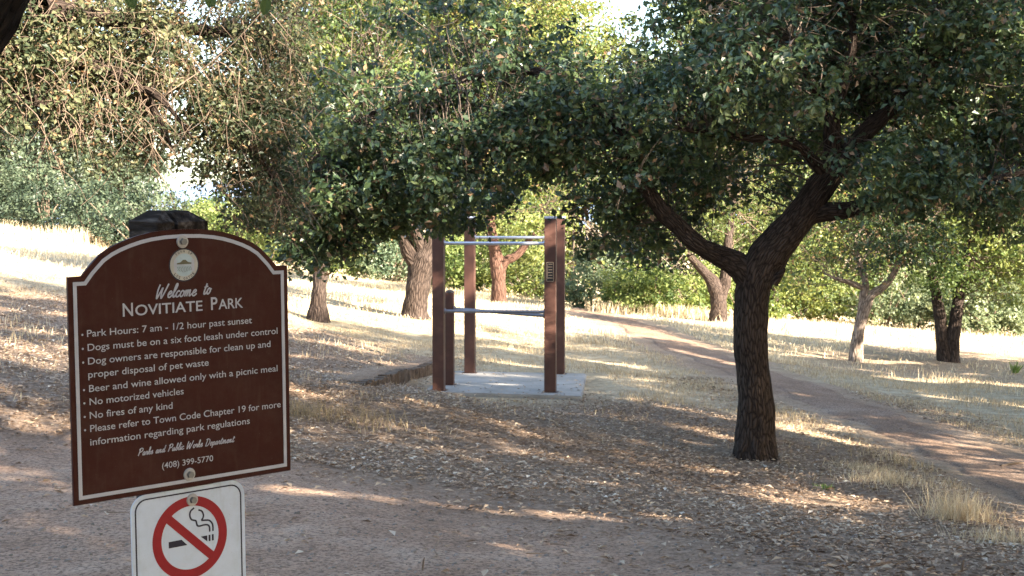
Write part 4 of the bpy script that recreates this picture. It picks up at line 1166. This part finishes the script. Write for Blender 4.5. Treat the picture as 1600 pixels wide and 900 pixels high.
# the earth bank held by the edging
bk = Acc()
inn = q + np.stack([-.25 - .0 * ln, .9 + 0 * ln, 0 * ln], 1)
R_ = []
for k in range(len(q)):
    t = ln[k] / ln[-1]
    hh = .025 + .11 * min(1, t * 2.0)
    fpt = q[k] + np.array([-.02, .06, 0]); fpt[2] = q[k][2] + hh
    col = [fpt + np.array([0, 0, -.2])]
    for w_ in np.linspace(0, 1, 6):
        p_ = fpt * (1 - w_) + (fpt + np.array([-1.6, 2.6, 0])) * w_
        p_[2] = max(gz(p_[0], p_[1]) - .03 * w_, 0 * w_ + (fpt[2] * (1 - w_) + (gz(p_[0], p_[1]) - .03) * w_))
        col.append(p_)
    R_.append(col)
R_ = np.array(R_)
nr, nc = R_.shape[:2]
i, j = np.meshgrid(np.arange(nr - 1), np.arange(nc - 1), indexing='ij'); a = (i * nc + j).ravel()
va = np.zeros((nr * nc, 3)); va[:, 1] = .8; va[:, 2] = .12; va[:, 0] = .25
bk.add(R_.reshape(-1, 3), np.stack([a, a + nc, a + nc + 1, a + 1], 1), va)
tag(bk.build("earth_bank", M_GROUND, smooth=True), kind='structure')

# ------------------------------------------------------------------ sign post and signs
pose = [0.07362204730083, -0.7317862334855353, -0.033478975804984205, -0.8157453637560957, 0.5025469728386371, 3.632030076046572]


def rodr(w):
    w = np.array(w); t = np.linalg.norm(w); k = w / t
    K = np.array([[0, -k[2], k[1]], [k[2], 0, -k[0]], [-k[1], k[0], 0]])
    return np.eye(3) + math.sin(t) * K + (1 - math.cos(t)) * K @ K


def c2w(v):
    return v[0] * _r - v[1] * _u + v[2] * _f


Rm = rodr(pose[:3])
U_ = c2w(Rm[:, 0]); V_ = -c2w(Rm[:, 1]); W_ = -c2w(Rm[:, 2])
O_ = CAM + c2w(np.array(pose[3:]))
MS = Matrix(((U_[0], V_[0], W_[0], O_[0]), (U_[1], V_[1], W_[1], O_[1]), (U_[2], V_[2], W_[2], O_[2]), (0, 0, 0, 1)))

M_SIGN = worn_paint("brown_sign_paint", (.030, .0066, .0050), (.038, .0088, .0068), (.075, .045, .036), .45, .12)
M_LET = flat_mat("shade_dimmed_lettering", (.36, .38, .43), rough=.5, var=.06)  # lettering dimmed and cooled to carry the sign's shade in its colour
M_WHITE_SHADED = worn_paint("shade_blued_white", (.44, .52, .64), (.47, .55, .67), (.26, .27, .28), .4, .25)  # white face darkened and blued to stand for skylit shade
M_REDP = flat_mat("red_print", (.22, .006, .013), rough=.45, var=.08)
M_NAVY = flat_mat("navy_print", (.012, .012, .030), rough=.45)
M_ZINC = flat_mat("bolt_zinc", (.33, .335, .34), rough=.5, metallic=.5, spec=.5)
M_BOLTHEAD = flat_mat("bolt_head_steel", (.16, .17, .18), rough=.45, metallic=.6, spec=.4)
M_CREAM = flat_mat("cream_print", (.36, .36, .32), rough=.5)
M_TEAL = flat_mat("blue_grey_print", (.33, .42, .46), rough=.5)
M_OLIVE = flat_mat("olive_print", (.10, .095, .055), rough=.5)
M_POSTW = noise_mat("charred_post_wood", [(.3, (.010, .009, .008)), (.52, (.036, .031, .028)), (.70, (.12, .103, .09))], scale=16, detail=10, bump=1.0, bscale=26, rough=1, spec=0, stretch=(3, 3, .35), dist=.012)

PS = .0735
post = empty("wooden_post", (0, 0, 0), "square charred wooden post with chamfered top carrying both signs", "post")
post.matrix_world = MS @ Matrix.Translation((0.006, -1.05, -.0095 - PS))
bm = bmesh.new()
z1, z2 = .668 + 1.05, .694 + 1.05
# local axes of the post: x = u, y = v (up), z = out of the sign
prof = [(-.9, PS), (z1, PS), (z2, PS * .55)]
rings = []
for (h, s_) in [(-.75, PS)] + [(z1 * t, PS * (1 + .01 * math.sin(t * 40))) for t in (.0, .2, .4, .6, .8)] + [(z1, PS), (z2, PS * .5)]:
    rg = []
    for (cx, cz) in [(-1, -1), (-.93, -1), (.93, -1), (1, -1), (1, -.93), (1, .93), (1, 1), (.93, 1), (-.93, 1), (-1, 1), (-1, .93), (-1, -.93)]:
        bx_, bz_ = cx, cz
        if abs(cx) == 1 and abs(cz) == 1: bx_, bz_ = cx * .985, cz * .985
        jt = .003 * math.sin(cx * 37 + cz * 91 + h * 53)
        rg.append(bm.verts.new((bx_ * s_ + jt, h + (jt if h > .9 else 0), bz_ * s_ - jt)))
    rings.append(rg)
for a_, b_ in zip(rings[:-1], rings[1:]):
    for k in range(12):
        bm.faces.new((a_[k], a_[(k + 1) % 12], b_[(k + 1) % 12], b_[k]))
bm.faces.new(rings[-1]); bm.faces.new(rings[0][::-1])
tb_ = bm_obj("post_timber", bm, M_POSTW, post)
# the dark split across the chamfered top: a real wedge-shaped groove cut with a boolean
bm = bmesh.new()
for (pts_) in [[(-.030, z2 + .02), (-.016, z2 + .02), (-.012, z1 - .05), (-.018, z1 - .05)]]:
    fr_ = [bm.verts.new((x, y, PS + .02)) for x, y in pts_]; bk_ = [bm.verts.new((x, y, -PS * .6)) for x, y in pts_]
    bm.faces.new(fr_); bm.faces.new(bk_[::-1])
    for k in range(4): bm.faces.new((fr_[k], fr_[(k + 1) % 4], bk_[(k + 1) % 4], bk_[k]))
cut = bm_obj("cut", bm, M_POSTW, post)
md = tb_.modifiers.new("split", 'BOOLEAN'); md.object = cut; md.operation = 'DIFFERENCE'; md.solver = 'EXACT'
bpy.context.view_layer.update()
dg = bpy.context.evaluated_depsgraph_get()
me2 = bpy.data.meshes.new_from_object(tb_.evaluated_get(dg))
tb_.modifiers.clear(); tb_.data = me2
bpy.data.objects.remove(cut)


def outline():
    half = [(.27, .5467), (.256, .5640), (.243, .577), (.224, .5955), (.20, .6105), (.175, .6218), (.148, .6312), (.118, .6395), (.0886, .6452), (.05, .6494), (0, .651)]
    return [(-.305, 0), (.305, 0), (.305, .5467)] + half + [(-x, y) for x, y in half[::-1][1:]] + [(-.305, .5467)]


def inset(poly, d):
    p = np.array(poly); n_ = len(p); out = []
    for k in range(n_):
        a_, b_, c_ = p[k - 1], p[k], p[(k + 1) % n_]
        e1 = (b_ - a_) / np.linalg.norm(b_ - a_); e2 = (c_ - b_) / np.linalg.norm(c_ - b_)
        n1 = np.array([-e1[1], e1[0]]); n2 = np.array([-e2[1], e2[0]])
        m = n1 + n2; m /= np.linalg.norm(m)
        out.append(b_ + m * d / max(.3, m @ n1))
    return out


def prism(bm, poly, z0, z1):
    f_ = [bm.verts.new((x, y, z1)) for x, y in poly]; b_ = [bm.verts.new((x, y, z0)) for x, y in poly]
    bm.faces.new(f_); bm.faces.new(b_[::-1])
    for k in range(len(poly)):
        bm.faces.new((f_[k], b_[k], b_[(k + 1) % len(poly)], f_[(k + 1) % len(poly)]))


def ring_prism(bm, o_, i_, z0, z1):
    n_ = len(o_)
    vo = [bm.verts.new((*p, z1)) for p in o_]; vi = [bm.verts.new((*p, z1)) for p in i_]
    wo = [bm.verts.new((*p, z0)) for p in o_]; wi = [bm.verts.new((*p, z0)) for p in i_]
    for k in range(n_):
        l = (k + 1) % n_
        bm.faces.new((vo[k], vo[l], vi[l], vi[k])); bm.faces.new((vo[k], wo[k], wo[l], vo[l])); bm.faces.new((vi[k], vi[l], wi[l], wi[k]))


def circle(cx, cy, r, n_=48, a0=0, a1=2 * math.pi):
    return [(cx + r * math.cos(t), cy + r * math.sin(t)) for t in np.linspace(a0, a1, n_, endpoint=False)]


def ribbon(bm, pts, w, z0, z1, smooth=True):
    """flat raised stroke along a 2-D polyline"""
    p = np.array([(x, y, 0) for x, y in pts], float)
    if smooth and len(p) > 2: p, _ = smooth_path(p, np.ones(len(p)), 6)
    p = p[:, :2]
    t = np.gradient(p, axis=0); t /= np.linalg.norm(t, axis=1)[:, None] + 1e-12
    n_ = np.stack([-t[:, 1], t[:, 0]], 1) * w / 2
    L_, R2 = p + n_, p - n_
    vl = [bm.verts.new((*q_, z1)) for q_ in L_]; vr = [bm.verts.new((*q_, z1)) for q_ in R2]
    bl = [bm.verts.new((*q_, z0)) for q_ in L_]; br = [bm.verts.new((*q_, z0)) for q_ in R2]
    for k in range(len(p) - 1):
        bm.faces.new((vl[k], vr[k], vr[k + 1], vl[k + 1])); bm.faces.new((vl[k], vl[k + 1], bl[k + 1], bl[k])); bm.faces.new((vr[k], br[k], br[k + 1], vr[k + 1]))


def text_mesh(s, bold=0.0):
    cu = bpy.data.curves.new("txt", 'FONT'); cu.body = s; cu.size = 1.0; cu.resolution_u = 4; cu.offset = bold
    ob = bpy.data.objects.new("txt", cu); COL.objects.link(ob)
    bpy.context.view_layer.update()
    me = bpy.data.meshes.new_from_object(ob.evaluated_get(bpy.context.evaluated_depsgraph_get()))
    bpy.data.objects.remove(ob); bpy.data.curves.remove(cu)
    v = np.array([q.co[:] for q in me.vertices]); fs = [tuple(p.vertices) for p in me.polygons]
    bpy.data.meshes.remove(me)
    return v, fs


CAPH = text_mesh("H")[0][:, 1].max()


def put_text(bm, s, u0, u1, v0, cap, z, bold=0.0, center=False, mats=None, xf=None):
    v, fs = text_mesh(s, bold)
    x0, x1 = v[:, 0].min(), v[:, 0].max()
    sx_ = (u1 - u0) / (x1 - x0); sy_ = cap / CAPH
    vs = []
    for q in v:
        x, y = u0 + (q[0] - x0) * sx_, v0 + q[1] * sy_
        if xf: x, y = xf(x, y)
        vs.append(bm.verts.new((x, y, z)))
    for f_ in fs:
        try: bm.faces.new([vs[k] for k in f_])
        except ValueError: pass


def bolt(parent, u, v, z, name="bolt"):
    bm = bmesh.new()
    bmesh.ops.create_cone(bm, cap_ends=True, segments=24, radius1=.0165, radius2=.0150, depth=.003, matrix=Matrix.Translation((u, v, z + .0018)))
    bo = bm_obj(name, bm, M_ZINC, parent)
    bm = bmesh.new()
    bmesh.ops.create_cone(bm, cap_ends=True, segments=6, radius1=.0092, radius2=.0084, depth=.008, matrix=Matrix.Translation((u, v, z + .0075)) @ Matrix.Rotation(.3, 4, 'Z'))
    bm_obj('bolt_head', bm, M_BOLTHEAD, bo)


sign = empty("park_sign", (0, 0, 0), "brown arched park rules sign with pale border and lettering on the charred post", "sign")
sign.matrix_world = MS
bm = bmesh.new(); prism(bm, outline(), -.008, 0)
bmesh.ops.bevel(bm, geom=[e for e in bm.edges if abs(e.verts[0].co.z) < 1e-6 and abs(e.verts[1].co.z) < 1e-6], offset=.0012, segments=1, affect='EDGES')
bm_obj("panel", bm, M_SIGN, sign)
bm = bmesh.new(); ring_prism(bm, inset(outline(), .0125), inset(outline(), .0215), .0002, .0012)
bm_obj("border", bm, M_LET, sign)

ZT = .0012
bm = bmesh.new()
cap = .0163
for s, u0, u1, v0, bullet in [("Park Hours: 7 am - 1/2 hour past sunset", -.2608, .1931, .4020, 1), ("Dogs must be on a six foot leash under control", -.2602, .2702, .3685, 1), ("Dog owners are responsible for clean up and", -.2602, .2479, .3357, 1),
                              ("proper disposal of pet waste", -.2606, .0641, .3037, 0), ("Beer and wine allowed only with a picnic meal", -.2595, .2682, .2697, 1), ("No motorized vehicles", -.2593, -.0083, .2380, 1), ("No fires of any kind", -.2598, -.0401, .2052, 1),
                              ("Please refer to Town Code Chapter 19 for more", -.2596, .2761, .1732, 1), ("information regarding park regulations", -.2605, .1810, .1405, 0), ("(408) 399-5770", -.0727, .0710, .0577, 0)]:
    bm = bmesh.new()
    put_text(bm, s, u0, u1, v0, cap if bullet or s[0] != '(' else .0148, ZT, .004)
    if bullet:
        f_ = bm.faces.new([bm.verts.new((x, y, ZT)) for x, y in circle(-.2725, v0 + .006, .0026, 12)])
    bm_obj("text_line", bm, M_LET, sign)
bm = bmesh.new()
# small-capital title, letter sizes as on the sign
put_text(bm, "N", -.1674, -.1405, .4445, .0312, ZT, .012)
put_text(bm, "OVITIATE", -.1345, .0500, .4445, .0250, ZT, .010)
bm_obj("title_word", bm, M_LET, sign)
bm = bmesh.new()
put_text(bm, "P", .0745, .0930, .4445, .0312, ZT, .012)
put_text(bm, "ARK", .0960, .1676, .4445, .0250, ZT, .010)
bm_obj("title_word", bm, M_LET, sign)

# brush script: strokes drawn as raised ribbons, x-height 1
GLY = {
    'W': (1.75, [[(.25, 2.15), (.10, 1.2), (.12, .1), (.22, .02), (.55, 1.0), (.78, 1.6), (.72, .8), (.78, .08), (.9, .05), (1.25, 1.1), (1.55, 2.2)]]),
    'e': (.72, [[(.02, .45), (.35, .55), (.55, .80), (.42, 1.0), (.2, .85), (.08, .45), (.18, .06), (.42, .05), (.72, .38)]]),
    'l': (.52, [[(0, .4), (.35, 1.2), (.52, 1.9), (.40, 2.15), (.24, 1.7), (.12, .6), (.2, .05), (.36, .08), (.55, .38)]]),
    'c': (.66, [[(.52, .80), (.42, .98), (.2, .85), (.07, .45), (.16, .06), (.4, .05), (.66, .36)]]),
    'o': (.72, [[(.40, 1.0), (.18, .85), (.06, .45), (.16, .04), (.42, .12), (.58, .55), (.42, 1.0), (.5, .8), (.75, .85)]]),
    'm': (1.18, [[(.02, .5), (.16, .98), (.14, .5), (.06, 0)], [(.08, .25), (.3, .85), (.46, .98), (.44, .5), (.38, 0)], [(.4, .25), (.62, .85), (.8, .98), (.78, .4), (.82, .04), (1.18, .4)]]),
    't': (.6, [[(.36, 1.75), (.2, .8), (.14, .2), (.24, .02), (.4, .1), (.6, .4)], [(.02, 1.12), (.3, 1.2), (.62, 1.3)]]),
    'P': (1.2, [[(.42, 2.0), (.3, 1.1), (.14, -.05)], [(.1, 1.6), (.45, 2.05), (.95, 2.0), (1.05, 1.5), (.75, 1.1), (.3, .95)]]),
    'a': (.82, [[(.55, .9), (.36, 1.0), (.14, .75), (.06, .3), (.18, .02), (.4, .3), (.58, .95), (.52, .3), (.6, .04), (.82, .38)]]),
    'r': (.6, [[(.0, .45), (.18, 1.05), (.24, .85), (.46, .88), (.36, .3), (.42, .04), (.62, .36)]]),
    'k': (.78, [[(0, .4), (.36, 1.3), (.42, 2.0), (.28, 2.05), (.16, 1.0), (.06, 0)], [(.1, .3), (.35, .8), (.5, .9), (.48, .62), (.22, .5), (.48, .04), (.78, .36)]]),
    's': (.55, [[(0, .4), (.3, 1.05), (.36, .6), (.38, .2), (.2, .02), (.06, .14)], [(.34, .08), (.55, .36)]]),
    'n': (.86, [[(.02, .5), (.16, .98), (.14, .5), (.06, 0)], [(.08, .25), (.32, .85), (.5, .96), (.46, .4), (.5, .04), (.86, .4)]]),
    'd': (.84, [[(.52, .88), (.34, 1.0), (.12, .72), (.06, .25), (.2, .03), (.42, .4), (.62, 1.2), (.7, 2.05), (.56, .8), (.56, .06), (.84, .38)]]),
    'u': (.84, [[(.1, .98), (.04, .4), (.12, .04), (.32, .22), (.54, .98), (.5, .3), (.58, .04), (.84, .38)]]),
    'b': (.72, [[(0, .4), (.36, 1.4), (.44, 2.0), (.3, 2.05), (.16, 1.0), (.1, .2), (.26, .02), (.5, .35), (.46, .85), (.72, .8)]]),
    'i': (.42, [[(0, .4), (.18, .98), (.12, .3), (.2, .04), (.44, .38)], [(.26, 1.42), (.29, 1.5)]]),
    'D': (1.35, [[(.45, 2.0), (.3, 1.0), (.15, .02)], [(.05, 1.8), (.5, 2.1), (1.05, 1.7), (1.1, .9), (.7, .1), (.2, 0), (0, .1)]]),
    'p': (.8, [[(.0, .45), (.18, 1.0), (.1, .2), (-.02, -.75)], [(.1, .3), (.32, .9), (.55, .9), (.58, .4), (.36, .02), (.2, .12), (.5, .08), (.8, .36)]]),
    'h': (.8, [[(0, .4), (.36, 1.4), (.42, 2.0), (.28, 2.0), (.06, 0)]]), ' ': (.75, [])}


def script(bm, s, u0, u1, v0, xh, w, slant=.28, rise=.0):
    tot = sum(GLY[c_][0] for c_ in s)
    k = (u1 - u0) / tot
    x = 0
    for c_ in s:
        wd, strokes = GLY[c_]
        for st_ in strokes:
            pts_ = [(u0 + (x + px_ * 1.0) * k + py_ * xh * slant, v0 + py_ * xh) for px_, py_ in st_]
            ribbon(bm, pts_, w, .0002, ZT)
        x += wd


bm = bmesh.new()
script(bm, "Welcome", -.0790, .0330, .4830, .0155, .0034)
bm_obj("script_word", bm, M_LET, sign)
bm = bmesh.new()
script(bm, "to", .0520, .0735, .4850, .0155, .0034)
bm_obj("script_word", bm, M_LET, sign)
bm = bmesh.new()
script(bm, "Parks and Public Works Department", -.1375, .1330, .0985, .0085, .0018)
bm_obj("script_line", bm, M_LET, sign)

# round town emblem
EU, EV = .0008, .5618
bm = bmesh.new(); prism(bm, circle(EU, EV, .0415), .0001, .0008); emb = bm_obj("emblem", bm, M_NAVY, sign)
bm = bmesh.new(); prism(bm, circle(EU, EV, .0385), .0009, .0013); bm_obj("emblem_ring", bm, M_CREAM, emb)
bm = bmesh.new(); prism(bm, circle(EU, EV, .0285), .0014, .0017); bm_obj("emblem_field", bm, M_TEAL, emb)
bm = bmesh.new()
prism(bm, [(EU - .021, EV + .002), (EU + .021, EV + .002), (EU + .021, EV + .005), (EU + .011, EV + .007), (EU + .004, EV + .013), (EU - .003, EV + .013), (EU - .01, EV + .007), (EU - .021, EV + .005)][::1], .0018, .0020)
for s_ in range(9):
    x = EU - .018 + s_ * .0045
    ribbon(bm, [(x - .001, EV - .004), (x + .0018, EV - .011), (x - .001, EV - .019 + .005 * abs(s_ - 4) / 4)], .0009, .0018, .0020)
bm_obj("emblem_hill", bm, M_OLIVE, emb)
bm = bmesh.new()
for s_ in (-1, 1):
    prism(bm, [(EU + s_ * .024 - .0042, EV - .017), (EU + s_ * .024 + .0042, EV - .017), (EU + s_ * .024 + .0036, EV + .006), (EU + s_ * .024 - .0036, EV + .006)], .0021, .0024)
    prism(bm, circle(EU + s_ * .024, EV + .0105, .0042, 14), .0021, .0024)
prism(bm, [(EU - .019, EV - .0005), (EU + .019, EV - .0005), (EU + .019, EV + .0012), (EU - .019, EV + .0012)], .0021, .0023)
bm_obj("emblem_figures", bm, M_LET, emb)
bm = bmesh.new()
for s_, a0, a1, flip in [("TOWN OF", 128, 52, 1), ("LOS GATOS", 222, 318, -1)]:
    bm = bmesh.new()
    for k, ch in enumerate(s_):
        if ch == ' ': continue
        an = math.radians(a0 + (a1 - a0) * k / (len(s_) - 1))
        rr_ = .0312 if flip == 1 else .0366
        ro = an - math.pi / 2 if flip == 1 else an + math.pi / 2
        def xf(x, y, an=an, ro=ro, rr_=rr_):
            return EU + rr_ * math.cos(an) + x * math.cos(ro) - y * math.sin(ro), EV + rr_ * math.sin(an) + x * math.sin(ro) + y * math.cos(ro)
        put_text(bm, ch, -.0024, .0024, 0, .0058, .0015, .02, xf=xf)
    bm_obj('emblem_text', bm, M_NAVY, emb)

bolt(sign, -.0025, .620, .0010)
bolt(sign, .0024, .0329, .0010)

# no smoking sign below it
ns = empty("no_smoking_sign", (0, 0, 0), "white no smoking sign with red ring and barred cigarette below the brown sign", "sign")
ns.matrix_world = MS @ Matrix.Translation((0, 0, 0.0))


def rrect(x0, x1, y0, y1, r, n_=8):
    out = []
    for (cx, cy, a0) in [(x1 - r, y0 + r, -90), (x1 - r, y1 - r, 0), (x0 + r, y1 - r, 90), (x0 + r, y0 + r, 180)]:
        out += [(cx + r * math.cos(math.radians(a0 + 90 * k / n_)), cy + r * math.sin(math.radians(a0 + 90 * k / n_))) for k in range(n_ + 1)]
    return out


bm = bmesh.new(); prism(bm, rrect(-.157, .164, -.463, -.0022, .040), -.008, -.0045); bm_obj("panel", bm, M_WHITE_SHADED, ns)
bm = bmesh.new(); ring_prism(bm, rrect(-.147, .154, -.453, -.0122, .032), rrect(-.1435, .1505, -.4495, -.0157, .0285), -.0044, -.0036); bm_obj("border", bm, M_NAVY, ns)
CX, CY = .0041, -.1305
bm = bmesh.new()
ring_prism(bm, circle(CX, CY, .1055, 64), circle(CX, CY, .0813, 64), -.0044, -.0034)
dsl = np.array([.128, -.121]); dsl /= np.linalg.norm(dsl); nsl = np.array([-dsl[1], dsl[0]]) * .0108
c0 = np.array([CX, CY]) ; Ls = .0830
prism(bm, [tuple(c0 - dsl * Ls - nsl), tuple(c0 + dsl * Ls - nsl), tuple(c0 + dsl * Ls + nsl), tuple(c0 - dsl * Ls + nsl)], -.0044, -.0032)
bm_obj("prohibition_ring", bm, M_REDP, ns)
bm = bmesh.new()
Z0, Z1 = -.0044, -.0036
prism(bm, [(-.0568, -.1479), (-.0049, -.1481), (-.0208, -.1318), (-.0568, -.1318)], Z0, Z1)
prism(bm, [(.0522, -.1490), (.0522, -.1333), (.0337, -.1333)], Z0, Z1)
prism(bm, [(.0562, -.1490), (.0612, -.1490), (.0612, -.1330), (.0562, -.1330)], Z0, Z1)
prism(bm, [(.0657, -.1490), (.0707, -.1490), (.0707, -.1330), (.0657, -.1330)], Z0, Z1)
ribbon(bm, [(.0165, -.0562), (.0065, -.0630), (.0040, -.0740), (.0085, -.0850), (.0202, -.0898), (.0225, -.0965), (.0250, -.1035), (.0330, -.1055), (.0436, -.1045), (.0545, -.1065), (.0592, -.1130), (.0598, -.1246)], .0042, Z0, Z1)
ribbon(bm, [(.0281, -.0630), (.0380, -.0680), (.0425, -.0780), (.0410, -.0860), (.0375, -.0915), (.0480, -.0930), (.0590, -.0955), (.0668, -.1040), (.0691, -.1130), (.0691, -.1246)], .0042, Z0, Z1)
bm_obj("cigarette_symbol", bm, M_NAVY, ns)
bolt(ns, .0115, -.0345, -.0042)
